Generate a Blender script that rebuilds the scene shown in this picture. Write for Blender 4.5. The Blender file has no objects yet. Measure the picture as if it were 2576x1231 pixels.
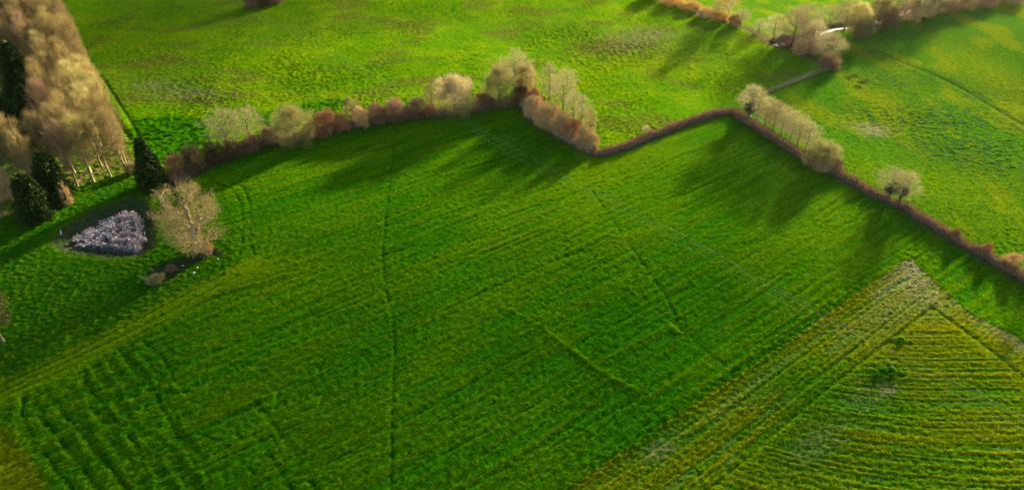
import bpy, math, random
import numpy as np

# ------------------------------------------------------------------ scene, camera
S = bpy.context.scene
COL = S.collection
rng = np.random.default_rng(7)
random.seed(7)

CAM_H, PITCH, FPX = 85.0, math.radians(37.0), 1843.0          # camera height (m), tilt below horizontal, focal length in 2576-px units
CP, SP = math.cos(PITCH), math.sin(PITCH)
cam_d = bpy.data.cameras.new('camera'); cam = bpy.data.objects.new('camera', cam_d); COL.objects.link(cam)
cam.location = (0, 0, CAM_H); cam.rotation_euler = (math.pi/2 - PITCH, 0, 0)
cam_d.sensor_width = 36.0; cam_d.lens = FPX/2576*36.0
cam_d.clip_start = 0.5; cam_d.clip_end = 20000
S.camera = cam

# ------------------------------------------------------------------ noise
def _hash(ix, iy, seed):
    h = (ix.astype(np.int64)*374761393 + iy.astype(np.int64)*668265263 + seed*2147483647) & 0xFFFFFFFF
    h = ((h ^ (h >> 13))*1274126177) & 0xFFFFFFFF
    h = ((h ^ (h >> 16))*2246822519) & 0xFFFFFFFF
    return (h ^ (h >> 15)) & 0xFFFF
_ANG = np.arange(65536)*(2*np.pi/65536)
_GC, _GS = np.cos(_ANG), np.sin(_ANG)
def perlin(x, y, seed=0):
    x0 = np.floor(x); y0 = np.floor(y)
    fx = x-x0; fy = y-y0
    ix = x0.astype(np.int64); iy = y0.astype(np.int64)
    ux = fx*fx*fx*(fx*(fx*6-15)+10); uy = fy*fy*fy*(fy*(fy*6-15)+10)
    def g(dx, dy):
        h = _hash(ix+dx, iy+dy, seed)
        return _GC[h]*(fx-dx) + _GS[h]*(fy-dy)
    a = g(0, 0); b = g(1, 0); c = g(0, 1); d = g(1, 1)
    return ((a+(b-a)*ux)*(1-uy) + (c+(d-c)*ux)*uy)*1.5
def fbm(x, y, seed=0, o=3, gain=.5):
    v = 0; amp = 1.0
    for i in range(o):
        v = v + amp*perlin(x*2**i, y*2**i, seed+i*17); amp *= gain
    return v
def smooth(a, b, x):
    t = np.clip((x-a)/(b-a), 0, 1); return t*t*(3-2*t)

# ------------------------------------------------------------------ terrain macro shape
def macro(x, y):
    x = np.asarray(x, float); y = np.asarray(y, float)
    h = 0.75*perlin(x/62+3.3, y/62+1.7, 11) + 0.30*perlin(x/27+.5, y/27+8.1, 12)
    return h
def G(u, v):
    """ground point seen at picture position (u, v) of the 2576 px wide photograph"""
    X = u-1288.0; D = v-615.5
    y = FPX*CP - D*SP; z = -(FPX*SP + D*CP)
    t = CAM_H/(-z)
    for _ in range(4):
        t = (CAM_H - float(macro(X*t, y*t)))/(-z)
    return np.array([X*t, y*t])
def GP(pts): return np.array([G(u, v) for u, v in pts])
def project(p):
    d = p[1]*CP - (p[2]-CAM_H)*SP
    dn = -(p[2]-CAM_H)*CP - p[1]*SP
    return 1288+FPX*p[0]/d, 615.5+FPX*dn/d, d

# ------------------------------------------------------------------ picture outlines turned into world outlines
H1 = GP([(436,466),(470,440),(540,405),(620,374),(700,353),(800,336),(880,317),(960,302),(1040,292),(1110,286),(1180,277),(1250,266),(1312,260)])
H2 = GP([(1318,264),(1345,300),(1400,335),(1450,362),(1495,386)])
H3 = GP([(1490,382),(1505,388),(1530,384),(1580,368),(1660,336),(1740,306),(1800,288),(1842,282)])
H4 = GP([(1842,282),(1870,300),(1900,320),(1960,358),(2020,397),(2080,427)])
H5 = GP([(2080,427),(2140,457),(2200,492),(2260,517),(2330,560),(2400,602),(2470,642),(2530,677),(2600,718),(2800,845)])
FEN = GP([(1925,236),(1960,222),(1995,208),(2030,194),(2060,181),(2090,171)])
STR = GP([(1560,-28),(1640,-8),(1700,12),(1780,40),(1830,57),(1880,72),(1930,98),(1960,110),(2010,130),(2060,152),(2092,170)])
COPR = GP([(2100,172),(2118,150),(2120,112),(2160,90),(2250,57),(2350,34),(2480,14),(2600,2),(2800,-18)])

P_lawn = np.vstack([GP([(-420,720),(0,552),(105,500),(240,458),(345,430),(432,470),(468,510),(540,575),(600,640),(612,672),(520,735),(340,832),(180,915),(0,985),(-300,1110)])])
P_row = np.vstack([GP([(2290,650),(1405,1243),(1250,1345),(2300,1500),(3000,1300),(2620,880),(2440,790)])])
P_rowin = np.vstack([GP([(2345,772),(1770,1240),(1600,1370),(2300,1500),(3000,1300),(2600,965),(2470,860)])])
P_crop = np.vstack([H1, H2, H3, H4, H5, GP([(3000,1300),(2300,1600),(200,1700),(-600,1400),(-300,1110),(0,985),(180,915),(340,832),(520,735),(612,672),(600,640),(540,575),(468,510)])])
P_past = np.vstack([FEN[::-1], H4, H5, GP([(3000,960),(3200,400)]), np.array([[420,320.]]), COPR[::-1]])
P_far = np.vstack([STR, COPR, np.array([[420,340.],[60,420.]])])
P_wood = np.array([list(G(-420,720)), list(G(0,552)), list(G(105,500)), list(G(240,458)), list(G(350,432)), [-128,209.], [-166,272.], [-215,352.], [-330,352.], [-330,200.]])
P_strip = GP([(-200,1040),(0,1068),(60,1120),(135,1240),(300,1500),(-600,1500)])
P_blrow = GP([(-100,1040),(60,985),(215,920),(345,848),(400,905),(470,1010),(560,1240),(650,1500),(200,1500),(120,1240),(60,1130)])
POND = GP([(128,612),(150,578),(230,528),(330,496),(370,506),(394,560),(388,622),(342,646),(255,646),(160,634)])
REED = GP([(178,607),(190,590),(235,570),(275,548),(318,528),(345,532),(362,555),(372,600),(355,628),(325,637),(300,625),(265,617),(215,612)])

def inside(poly, x, y):
    r = np.zeros(x.shape, bool); n = len(poly)
    for i in range(n):
        x1, y1 = poly[i]; x2, y2 = poly[(i+1) % n]
        if y1 == y2: continue
        c = ((y1 > y) != (y2 > y))
        xi = (x2-x1)*(y-y1)/(y2-y1)+x1
        r ^= c & (x < xi)
    return r
def dline(pl, x, y, pad=12.0, closed=False):
    """distance to a polyline (far points get pad)"""
    out = np.full(x.shape, float(pad))
    n = len(pl) if closed else len(pl)-1
    for i in range(n):
        ax, ay = pl[i]; bx, by = pl[(i+1) % len(pl)]
        m = (x > min(ax, bx)-pad) & (x < max(ax, bx)+pad) & (y > min(ay, by)-pad) & (y < max(ay, by)+pad)
        if not m.any(): continue
        px = x[m]-ax; py = y[m]-ay; dx = bx-ax; dy = by-ay
        t = np.clip((px*dx+py*dy)/(dx*dx+dy*dy+1e-9), 0, 1)
        out[m] = np.minimum(out[m], np.hypot(px-t*dx, py-t*dy))
    return out
def sdist(poly, x, y, pad=12.0):
    d = dline(poly, x, y, pad, True)
    return np.where(inside(poly, x, y), d, -d)

TH = math.radians(36.5); CT, ST = math.cos(TH), math.sin(TH)

# lines trodden or driven into the crop: (points, half width, depth, lightness change)
TRACKS = [
 ([(996,322),(985,420),(972,520),(962,640),(968,720),(990,800),(992,900),(988,1000),(985,1120),(982,1260)], .28, .30),
 ([(1490,480),(1560,580),(1620,668),(1680,750),(1715,835),(1800,905)], .26, .28),
 ([(960,642),(1010,628),(1045,612)], .35, .40),
 ([(965,725),(880,768),(790,800)], .30, .22),
 ([(965,760),(1080,735),(1190,700)], .25, .15),
 ([(760,1196),(980,1085),(1110,1005),(1250,925),(1372,862)], .34, .30),
 ([(560,1150),(830,1030),(1010,930),(1230,830),(1430,735)], .25, .16),
 ([(700,980),(960,860),(1240,720),(1500,610)], .25, .14),
 ([(1100,1060),(1400,900),(1600,770)], .25, .14),
 ([(640,860),(900,740),(1200,600),(1420,520)], .25, .13),
 ([(1040,1180),(1300,1040),(1500,940),(1700,830)], .25, .12),
 ([(1590,725),(1680,800),(1740,850),(1880,960)], .30, .16),
 ([(520,462),(600,450),(760,412),(900,374),(1000,348)], .30, .18),
 ([(520,470),(620,456),(780,420),(920,384),(1020,356)], .30, .14),
 ([(545,460),(585,475),(605,510),(612,560),(610,600),(600,640)], .28, .30),
 ([(575,455),(612,470),(628,510),(630,560),(628,600),(640,640)], .28, .30),
 ([(60,1000),(55,1040),(90,1110),(150,1190),(220,1280)], .45, .45),
 ([(85,985),(100,1040),(160,1120),(250,1230),(300,1300)], .55, .45),
 ([(118,985),(170,1050),(250,1140),(330,1240)], .40, .35),
 ([(215,935),(215,960),(260,1020),(310,1080),(350,1130)], .40, .35),
 ([(215,935),(290,890),(335,862)], .35, .30),
 ([(350,848),(410,900),(440,960),(480,1010)], .35, .30),
 ([(285,868),(370,940),(420,1050),(470,1130),(500,1180)], .30, .25),
 ([(640,1005),(700,1080),(770,1180),(800,1240)], .40, .22),
 ([(590,1035),(660,1110),(740,1240)], .35, .18),
 ([(640,1190),(560,1110),(500,1090),(440,1100)], .3, .15),
]
RIDGES = [([(1370,825),(1430,872),(1500,925),(1560,960),(1612,985)], .35, .30),
          ([(1280,775),(1330,800),(1370,825)], .3, .14),
          ([(1580,722),(1612,745)], .3, .25), ([(1685,815),(1710,838)], .5, .3),
          ([(590,1030),(650,1003),(690,990)], .35, .25), ([(600,1052),(660,1020)], .3, .2),
          ([(325,700),(330,745)], .4, .3), ([(545,740),(600,725),(650,712),(720,692)], .4, .3),
          ([(470,1000),(430,965)], .3, .3)]
LANE = [([(-120,1035),(60,960),(200,893),(340,822),(480,748),(560,706),(640,668)], 2.6)]
LANETR = [([(-120,1018),(0,968),(180,888),(330,810),(470,738),(560,690)], .3, .14), ([(-120,1035),(0,985),(200,893),(350,822),(490,748),(600,690)], .3, .14),
          ([(0,1000),(200,910),(360,835),(500,765),(640,700)], .25, .1)]
DITCH = [([(2140,137),(2200,135),(2260,152),(2330,182),(2400,212),(2450,240),(2520,285),(2600,330)], .7, .13)]
MTR = [([(215,185),(260,250),(300,310),(330,350)], .5, .3), ([(255,190),(300,260),(345,330),(352,355)], .4, .2)]

def pset(l): return [(GP(e[0]),)+tuple(e[1:]) for e in l]
TRACKS, RIDGES, LANE, LANETR, DITCH, MTR = map(pset, (TRACKS, RIDGES, LANE, LANETR, DITCH, MTR))
POND_C = POND.mean(0)

def lin(*c): return np.array(c, float)
# real-world base colours of the grounds
C_CROP = lin(.017, .096, .0009); C_CROPY = lin(.062, .148, .0008)
C_MEA = lin(.066, .162, .0010); C_MEAY = lin(.135, .205, .0012); C_MEAB = lin(.080, .084, .010); C_LUSH = lin(.024, .125, .0015)
C_PAS = lin(.046, .132, .0020); C_PASY = lin(.125, .168, .0014); C_PASB = lin(.034, .092, .018)
C_ROWG = lin(.030, .100, .0014); C_ROWY = lin(.140, .150, .0018); C_SOIL = lin(.24, .20, .13)
C_LAWN = lin(.016, .080, .0016); C_LAWNY = lin(.048, .108, .0014)
C_BANK = lin(.040, .055, .022); C_DRY = lin(.20, .17, .09); C_FLOOR = lin(.075, .085, .012); C_MUD = lin(.06, .055, .035)
C_FAR = lin(.070, .160, .004)

def mix(c, d, m):
    m = np.clip(m, 0, 1)[:, None]
    return c*(1-m) + d*m

def ground(x, y):
    """height, base colour and zone of every ground point"""
    n = x.size
    h = macro(x, y)
    z_lawn = inside(P_lawn, x, y); z_row = inside(P_row, x, y); z_wood = inside(P_wood, x, y) & ~z_lawn
    z_past = inside(P_past, x, y); z_far = inside(P_far, x, y); z_crop = inside(P_crop, x, y) & ~z_row & ~z_lawn
    zone = np.zeros(n, int)                       # 0 meadow
    zone[z_far] = 4; zone[z_past] = 3; zone[z_crop] = 1; zone[z_row] = 2; zone[z_lawn] = 5; zone[z_wood] = 6
    s = x*CT + y*ST; t = -x*ST + y*CT
    n1 = perlin(x/.55, y/.55, 1); n2 = fbm(x/1.5, y/1.5, 2, 2); n3 = fbm(x/7, y/7, 3, 3); n4 = fbm(x/26, y/26, 4, 3)
    wht = rng.standard_normal(n)
    w2 = rng.standard_normal(n)
    col = np.zeros((n, 3)); dh = np.zeros(n); bare = np.zeros(n)

    # --- meadow: tussocky, yellowing and brownish patches
    m = zone == 0
    X, Y = x[m], y[m]
    tus = np.maximum(0, fbm(X/1.05, Y/.75, 21, 2)+.10)
    amp = .5+.6*smooth(-.3, .5, perlin(X/18, Y/18, 22))
    lush = smooth(-.15, .15, sdist(GP([(320,330),(340,300),(430,290),(520,300),(535,345),(480,400),(400,415),(350,390)]), X, Y, 4)/4 + .15*n2[m])
    lush = np.maximum(lush, .8*smooth(-.3, .3, sdist(GP([(640,290),(700,270),(860,245),(880,262),(780,300),(660,315)]), X, Y, 4)/4 + .2*n2[m]))
    d = .25*amp*tus + .05*n1[m] + .022*wht[m]
    d += lush*(.36*np.maximum(0, fbm(X/1.9, Y/1.0, 23, 2)))
    dh[m] = d
    c = np.repeat(C_MEA[None], m.sum(), 0)
    c = mix(c, C_MEAY, smooth(-.5, .9, n3[m]*.5+.5*n4[m]+.35*n2[m]+.25*perlin(X/3, Y/1.2, 25)))
    brown = smooth(.16, .55, fbm(X/22+4, Y/12, 24, 3) + .25*n2[m])
    pb = np.zeros(m.sum())
    for (u, v, rx, ry, k) in [(1590,110,22,16,.9),(1650,95,18,12,.8),(1330,65,14,7,.9),(820,65,30,9,.45),(470,240,14,6,1.1),(380,190,16,8,.7),(520,200,9,5,.8),(345,235,8,7,.8),(1130,205,10,5,.7),(1180,250,8,4,.5),(950,55,12,6,.5),(740,240,12,5,.5),(1760,130,12,6,.5)]:
        q = G(u, v); pb = np.maximum(pb, k*np.exp(-((X-q[0])/rx)**2-((Y-q[1])/ry)**2))
    brown = np.clip(brown*.55 + pb*(.42+.7*n2[m]+.4*n1[m]), 0, .95)
    c = mix(c, C_MEAB*1.05, brown)
    c = mix(c, C_LUSH, lush*.9)
    for (u, v, rx, ry) in [(1590,105,9,7),(1640,85,7,5),(480,235,9,3),(395,215,7,3)]:
        q = G(u, v); c = mix(c, C_DRY*.75, .38*np.exp(-((X-q[0])/rx)**2-((Y-q[1])/ry)**2)*(1+1.2*n2[m]+.6*n1[m]))
    col[m] = c

    # --- crop: drilled rows and tramlines
    m = zone == 1
    X, Y, Sx, T = x[m], y[m], s[m], t[m]
    bl = smooth(-.5, .8, sdist(P_blrow, X, Y, 5)/1.5)
    warp = .5*perlin(Sx/25, T/25, 31)
    streak = perlin(Sx/16, (T+warp)/.95, 32) + .7*perlin(Sx/40, (T+warp)/2.3, 33)
    drill = np.sin(2*np.pi*(T+warp)/1.9)*smooth(-.3, .4, perlin(Sx/30, T/6, 34))
    clump = np.maximum(-.15, fbm(X/.95, Y/.95, 35, 2))
    hairs = perlin(Sx/.5, T/1.4, 36)
    lines = np.exp(-((perlin(Sx/38, (T+warp)/2.6, 46)+.12*n2[m]*.5)/.085)**2)*smooth(-.25, .25, perlin(Sx/20, T/8, 47))
    d = .06*streak + .028*drill - .10*lines + .065*clump + .06*hairs + .026*wht[m]
    ph = perlin(X/9, Y/9, 38)
    bla = math.radians(-47); tb = -X*math.sin(bla) + Y*math.cos(bla)
    ridg = np.sin(2*np.pi*(tb+.6*ph)/2.4)
    d += bl*(.12*np.maximum(-.3, ridg)*smooth(-.35, .35, perlin(X/7, Y/7, 39)) + .07*clump)
    edge = smooth(3.0, .5, dline(P_row, X, Y, 6, True))
    d += edge*.22*np.maximum(0, fbm(X/1.1, Y/1.1, 40, 2)+.1)
    c = np.repeat(C_CROP[None], m.sum(), 0)
    c = mix(c, C_CROPY, smooth(-.5, .9, .75*streak + .2*drill + .55*n4[m] + .45*clump + .2*wht[m]*.5))
    for (u, v, rx, ry, k) in [(1480,440,22,10,.75),(1640,400,20,9,.8),(1480,560,16,14,.35),(820,420,18,5,.6),(2080,560,14,20,.7),(2020,640,14,14,.4),(1000,330,30,4,.5),(660,640,7,8,.6),(1180,480,10,14,.4),(690,720,16,5,.5),(1330,600,14,9,.35),(880,640,12,8,.3)]:  # yellower patches, sunlit wedges among them, painted into the crop colour
        q = G(u, v); a = (X-q[0])*CT+(Y-q[1])*ST; b = -(X-q[0])*ST+(Y-q[1])*CT
        c = mix(c, C_CROPY*lin(1.35,1.06,1), k*np.exp(-(a/rx)**2-(b/ry)**2)*(.75+.5*streak))
    c = mix(c, C_CROP*.7, .55*lines); nob = .8*lines
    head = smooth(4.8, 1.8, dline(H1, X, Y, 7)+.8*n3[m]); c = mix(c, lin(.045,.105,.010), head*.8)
    head2 = smooth(5.5, 2.5, dline(H3, X, Y, 8)+n3[m]); c = mix(c, C_CROPY*lin(1.25,1,1.2), head2*.7)
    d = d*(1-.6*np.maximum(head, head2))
    nearh = np.minimum(np.minimum(dline(H5, X, Y, 6), dline(H4, X, Y, 6)), np.minimum(dline(H3, X, Y, 6), dline(H2, X, Y, 6)))
    c = mix(c, lin(.06,.085,.035), .75*smooth(2.4, 1.0, nearh+.5*n2[m]))
    for pl, w, dep in TRACKS:
        q = dline(pl, X, Y, 3) + .10*n2[m]; w = w*.8
        g = np.exp(-(q/w)**2); side = np.exp(-((q-w*2.3)/(w*1.1))**2)
        br = .45+.75*smooth(-.35, .35, perlin(X/4.5, Y/4.5, 44)); d += (-dep*g*.40 + 0*side)*br; c = mix(c, C_CROP*.55, .75*g*br); nob = np.maximum(nob, g*br)
    for pl, w, dep in RIDGES:
        q = dline(pl, X, Y, 3) + .15*n2[m]; g = np.exp(-(q/w)**2)
        d += .45*dep*g*(1+.9*clump); c = mix(c, C_CROPY*lin(1.3,1.15,1), .5*g)
    st = smooth(-.3, .6, sdist(P_strip, X, Y, 4)/1.5 + .3*n2[m]); c = mix(c, C_ROWY*.9, st*.7)
    for k in range(34):                        # holes where the crop has been laid or grazed
        ang = k*.7; q = G(380+random.uniform(-60,120), 1000+random.uniform(-60,190)) if k < 16 else G(random.uniform(150,900), random.uniform(900,1230))
        a = (X-q[0]); b = (Y-q[1]); rr = random.uniform(.4, 1.1)
        d -= .22*np.exp(-((a*math.cos(ang)+b*math.sin(ang))/rr)**2-((b*math.cos(ang)-a*math.sin(ang))/(rr*.4))**2)
    bare[m] = nob
    dh[m] = d; col[m] = c

    # --- row crop at the right: thin drilled rows with pale soil showing
    m = zone == 2
    X, Y, Sx, T = x[m], y[m], s[m], t[m]
    inn = smooth(-.5, .5, sdist(P_rowin, X, Y, 4)+.35*n2[m])
    Q = Y - .0056*np.maximum(0, 68-X)**2 + .25*perlin(X/14, Y/14, 50)
    r1 = np.sin(2*np.pi*Q/.74); r2 = perlin(X/20, Q/.44, 51) + .35*perlin(X/40, Q/1.5, 52)
    b1 = np.sin(2*np.pi*(T+.1*n3[m])/.74); b2 = perlin(Sx/26, T/.5, 53) + .55*perlin(Sx/60, T/1.7, 54)
    row = inn*(.24*r1*(.6+.8*perlin(X/9, Y/5, 57))+1.0*r2) + (1-inn)*(.35*b1+1.0*b2)
    clump = fbm(X/.7, Y/.7, 55, 2)
    d = .065*row + .08*clump + .028*wht[m]; bare[m] = np.clip(.5-.8*row, 0, 1)
    gp = np.zeros(m.sum())
    for (u, v, rx, ry, k) in [(2130,1000,13,7,.8),(2000,1120,10,4,.5),(1700,1090,18,2.5,.5),(2300,1150,10,3,.4)]:
        q = G(u, v); gp = np.maximum(gp, k*np.exp(-((X-q[0])/rx)**2-((Y-q[1])/ry)**2))
    c = np.repeat(C_ROWG[None], m.sum(), 0)
    c = mix(c, C_ROWY, smooth(-.75, .8, .62*row + .45*n4[m] - gp + .35*clump + .15*w2[m]))
    soil = np.zeros(m.sum())
    for (u, v, rx, ry, k) in [(2290,672,4,3.6,1.3),(2300,705,5,4,.9),(2320,740,5,4,.65),(2235,730,4.5,1.0,.9),(2160,800,6,.6,.3),(2230,980,1.6,.9,.9),(1660,1130,2.2,1.1,.7),(2510,820,8,1.6,.9),(2576,870,8,1.6,.7),(2240,780,7,2.5,.35),(1900,960,14,.4,.35),(2060,1110,5,2,.25),(2180,1000,3,2,.2)]:
        q = G(u, v); th = TH if u < 2400 else math.radians(-56)
        a = (X-q[0])*math.cos(th)+(Y-q[1])*math.sin(th); b = -(X-q[0])*math.sin(th)+(Y-q[1])*math.cos(th)
        soil = np.maximum(soil, k*np.exp(-(a/rx)**2-(b/ry)**2))
    soil = np.clip(soil*(.42+.55*clump+.10*w2[m]) + .10*smooth(.2, .8, -row)*smooth(0, .5, n3[m]), 0, .85)
    c = mix(c, C_SOIL, soil)
    tuf = np.zeros(m.sum())
    for (u, v, r) in [(2235,935,1.6),(2205,945,1.0),(2262,856,.8)]:
        q = G(u, v); tuf = np.maximum(tuf, np.exp(-((X-q[0])/(r*1.5))**2-((Y-q[1])/r)**2))
    c = mix(c, lin(.018,.10,.004), tuf*.9); d += .45*tuf*(.6+clump)
    for pl, w, dep in pset([([(2345,772),(2060,995),(1770,1240),(1600,1370)], .35, .2), ([(2300,760),(2010,985),(1700,1240)], .3, .12), ([(2240,740),(1930,960),(1560,1240)], .3, .14), ([(2345,772),(2470,862),(2600,965)], .35, .15), ([(2280,700),(1900,960),(1480,1240)], .3, .12)]):
        g = np.exp(-((dline(pl, X, Y, 3))/w)**2); d -= dep*g; c = mix(c, C_ROWG*.8, .5*g)
    d += .25*smooth(1.6, .4, dline(P_row[:3], X, Y, 4))*np.maximum(0, clump+.2)
    dh[m] = d; col[m] = c

    # --- right-hand pasture
    m = zone == 3
    X, Y = x[m], y[m]
    tus = np.maximum(0, fbm(X/.9, Y/.7, 61, 2)+.1)
    d = .13*tus + .05*n1[m] + .022*wht[m]
    c = np.repeat(C_PAS[None], m.sum(), 0)
    c = mix(c, C_PASY, .8*smooth(.0, .55, fbm(X/11, Y/26, 62, 3)+.2*n2[m]))
    blue = np.zeros(m.sum()); yel = np.zeros(m.sum())
    for (u, v, rx, ry, k) in [(2330,300,24,10,1),(2220,200,14,9,.8),(2440,370,16,8,1),(2500,410,10,7,.8),(2250,330,12,6,.6),(2530,230,14,10,.6)]:
        q = G(u, v); blue = np.maximum(blue, k*np.exp(-((X-q[0])/rx)**2-((Y-q[1])/ry)**2))
    for (u, v, rx, ry, k) in [(2490,190,9,26,.9),(2230,250,6,18,.6),(2180,440,16,9,.5),(2400,470,22,10,.5),(2500,560,20,8,.4),(2260,180,4,14,.5)]:
        q = G(u, v); yel = np.maximum(yel, k*np.exp(-((X-q[0])/rx)**2-((Y-q[1])/ry)**2))
    c = mix(c, C_PASB, blue*smooth(-.25, .35, fbm(X/2.4, Y/1.5, 63, 2))); d += .3*blue*np.maximum(0, fbm(X/1.2, Y/1.0, 64, 2))
    c = mix(c, C_PASY, yel*(.7+.5*n2[m]))
    for (u, v) in [(2150,190),(2135,195),(2180,202),(2160,218),(2172,207)]:
        q = G(u, v); g = np.exp(-((X-q[0])/1.0)**2-((Y-q[1])/.8)**2); d += .3*g; c = mix(c, lin(.04,.03,.012), .8*g)
    for (u, v, rx, ry) in [(2200,335,3,2),(2190,320,4,2)]:
        q = G(u, v); c = mix(c, C_DRY, .6*np.exp(-((X-q[0])/rx)**2-((Y-q[1])/ry)**2))
    for pl, w, dep in DITCH:
        q = dline(pl, X, Y, 8); g = np.exp(-(q/w)**2); d -= dep*g; d += .3*dep*np.exp(-((q-2.2)/1)**2)
        c = mix(c, lin(.02,.06,.01), .45*g); c = mix(c, lin(.06,.06,.02), .5*np.exp(-((q-2)/1)**2)*smooth(0, .4, n3[m]))
    dh[m] = d; col[m] = c

    # --- far field
    m = zone == 4
    X, Y = x[m], y[m]
    dh[m] = .15*np.maximum(0, fbm(X/2, Y/1.3, 71, 2)) + .05*n1[m] + .02*wht[m]
    col[m] = mix(np.repeat(C_FAR[None], m.sum(), 0), C_MEAY, smooth(-.2, .5, n3[m]+.4*n2[m]))

    # --- lawn round the pond
    m = zone == 5
    X, Y = x[m], y[m]
    tus = np.maximum(0, fbm(X/1.0, Y/.75, 81, 2)+.08)
    shortg = smooth(14, 9, np.hypot(X-POND_C[0], (Y-POND_C[1])*1.1))
    d = (.19-.14*shortg)*tus + .045*n1[m] + (.022-.008*shortg)*wht[m]
    c = np.repeat(C_LAWN[None], m.sum(), 0)
    c = mix(c, C_LAWNY, smooth(0, .8, tus*1.2+.4*n3[m]))
    pd = sdist(POND, X, Y, 8) + .25*n2[m]
    d -= 1.05*smooth(-.8, 3.2, pd)
    c = mix(c, C_BANK, .9*smooth(-.5, .5, pd)*(.8+.3*n1[m])); c = mix(c, C_DRY*.7, .35*smooth(.2, .9, n2[m])*smooth(-.3, .3, pd))
    c = mix(c, C_LAWNY*1.1, .6*np.exp(-((pd+.5)/.5)**2))
    c = mix(c, C_MUD, smooth(2.2, 3.0, pd))
    dk = sdist(GP([(350,690),(380,715),(440,690),(520,645),(555,640),(540,625),(470,640),(400,662)]), X, Y, 6)+.3*n2[m]
    d -= .9*smooth(-.5, 1.2, dk); c = mix(c, C_BANK*.8, .85*smooth(-.3, .4, dk))
    pth = dline(GP([(388,475),(400,490),(418,520),(430,545)]), X, Y, 4); c = mix(c, C_DRY, .85*np.exp(-(pth/.4)**2))
    dd = dline(GP([(428,470),(440,482),(452,500)]), X, Y, 4); d -= .8*np.exp(-(dd/.6)**2); c = mix(c, C_MUD, .9*np.exp(-(dd/.5)**2))
    dh[m] = d; col[m] = c

    # --- woodland floor
    m = zone == 6
    X, Y = x[m], y[m]
    tus = np.maximum(0, fbm(X/1.3, Y/1.0, 91, 2))
    dh[m] = .3*tus + .05*n1[m] + .025*wht[m]
    c = np.repeat(C_FLOOR[None], m.sum(), 0)
    c = mix(c, lin(.05,.13,.004), smooth(-.1, .4, n3[m]+.4*n2[m])); c = mix(c, lin(.12,.085,.04), .8*smooth(.1, .5, fbm(X/3, Y/3, 92, 2)))
    dh[m] += 0; col[m] = c

    # --- things that cross zones
    for pl, w in LANE:
        q = dline(pl, x, y, 6) + .5*n2
        g = smooth(w+1.3, w-1.4, q); col = mix(col, C_CROPY*lin(1.45,1.03,1.4), g*(.74+.25*n1)); dh *= (1-.55*g)
        g2 = np.exp(-((q-w*.6)/.5)**2); col = mix(col, C_ROWY*1.05, .5*g2*smooth(-.2, .5, n3))
    for pl, w, dep in LANETR:
        q = dline(pl, x, y, 4)+.08*n2; g = np.exp(-(q/w)**2); dh -= dep*g; col = mix(col, C_LAWN*.7, .75*g)
    for pl, w, dep in MTR:
        q = dline(pl, x, y, 5); g = np.exp(-(q/w)**2); dh -= dep*g; col = mix(col, lin(.02,.06,.006), .7*g)
    for pl, w in ((H1, 1.6), (H2, 1.8), (H3, 1.1), (H4, 1.4), (H5, 1.1), (STR, 1.8), (FEN, .2)):
        q = dline(pl, x, y, 6) + .45*n2; g = smooth(w+.5, w-.5, q)
        col = mix(col, lin(.10,.078,.042), .85*g)
    q = dline(STRM, x, y, 8); g = smooth(2.6, 1.1, q); dh -= 1.1*g; col = mix(col, lin(.08,.06,.035), .85*smooth(4.5, 2.2, q+.6*n2))
    col *= np.exp(.13*wht + .10*n1)[:, None]
    return h+dh, np.clip(col, .0008, .8), zone, dh, bare
STRM = GP([(1952,108),(1966,104),(1975,99),(2015,97),(2050,88),(2075,76),(2105,66),(2160,62),(2230,42),(2330,10)])

# ------------------------------------------------------------------ material helpers
def new_mat(name):
    m = bpy.data.materials.new(name); m.use_nodes = True
    nt = m.node_tree; nt.nodes.clear()
    out = nt.nodes.new('ShaderNodeOutputMaterial'); b = nt.nodes.new('ShaderNodeBsdfPrincipled')
    nt.links.new(b.outputs[0], out.inputs[0])
    b.inputs['Roughness'].default_value = .85; b.inputs['Specular IOR Level'].default_value = .15
    return m, nt, b
def ground_mat(name, bump=.35, scale=3.2):
    m, nt, b = new_mat(name)
    at = nt.nodes.new('ShaderNodeAttribute'); at.attribute_name = 'plant_colour'
    tc = nt.nodes.new('ShaderNodeNewGeometry')
    nz = nt.nodes.new('ShaderNodeTexNoise'); nz.inputs['Scale'].default_value = scale; nz.inputs['Detail'].default_value = 4
    nt.links.new(tc.outputs['Position'], nz.inputs['Vector'])
    rmp = nt.nodes.new('ShaderNodeMapRange'); rmp.inputs['From Min'].default_value = .3; rmp.inputs['From Max'].default_value = .7
    rmp.inputs['To Min'].default_value = .62; rmp.inputs['To Max'].default_value = 1.38
    nt.links.new(nz.outputs['Fac'], rmp.inputs['Value'])
    mx = nt.nodes.new('ShaderNodeVectorMath'); mx.operation = 'SCALE'
    nt.links.new(at.outputs['Color'], mx.inputs[0]); nt.links.new(rmp.outputs[0], mx.inputs['Scale'])
    nt.links.new(mx.outputs[0], b.inputs['Base Color'])
    bp = nt.nodes.new('ShaderNodeBump'); bp.inputs['Strength'].default_value = bump; bp.inputs['Distance'].default_value = .12
    nt.links.new(nz.outputs['Fac'], bp.inputs['Height']); nt.links.new(bp.outputs[0], b.inputs['Normal'])
    b.inputs['Roughness'].default_value = 1; b.inputs['Specular IOR Level'].default_value = 0
    return m
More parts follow.
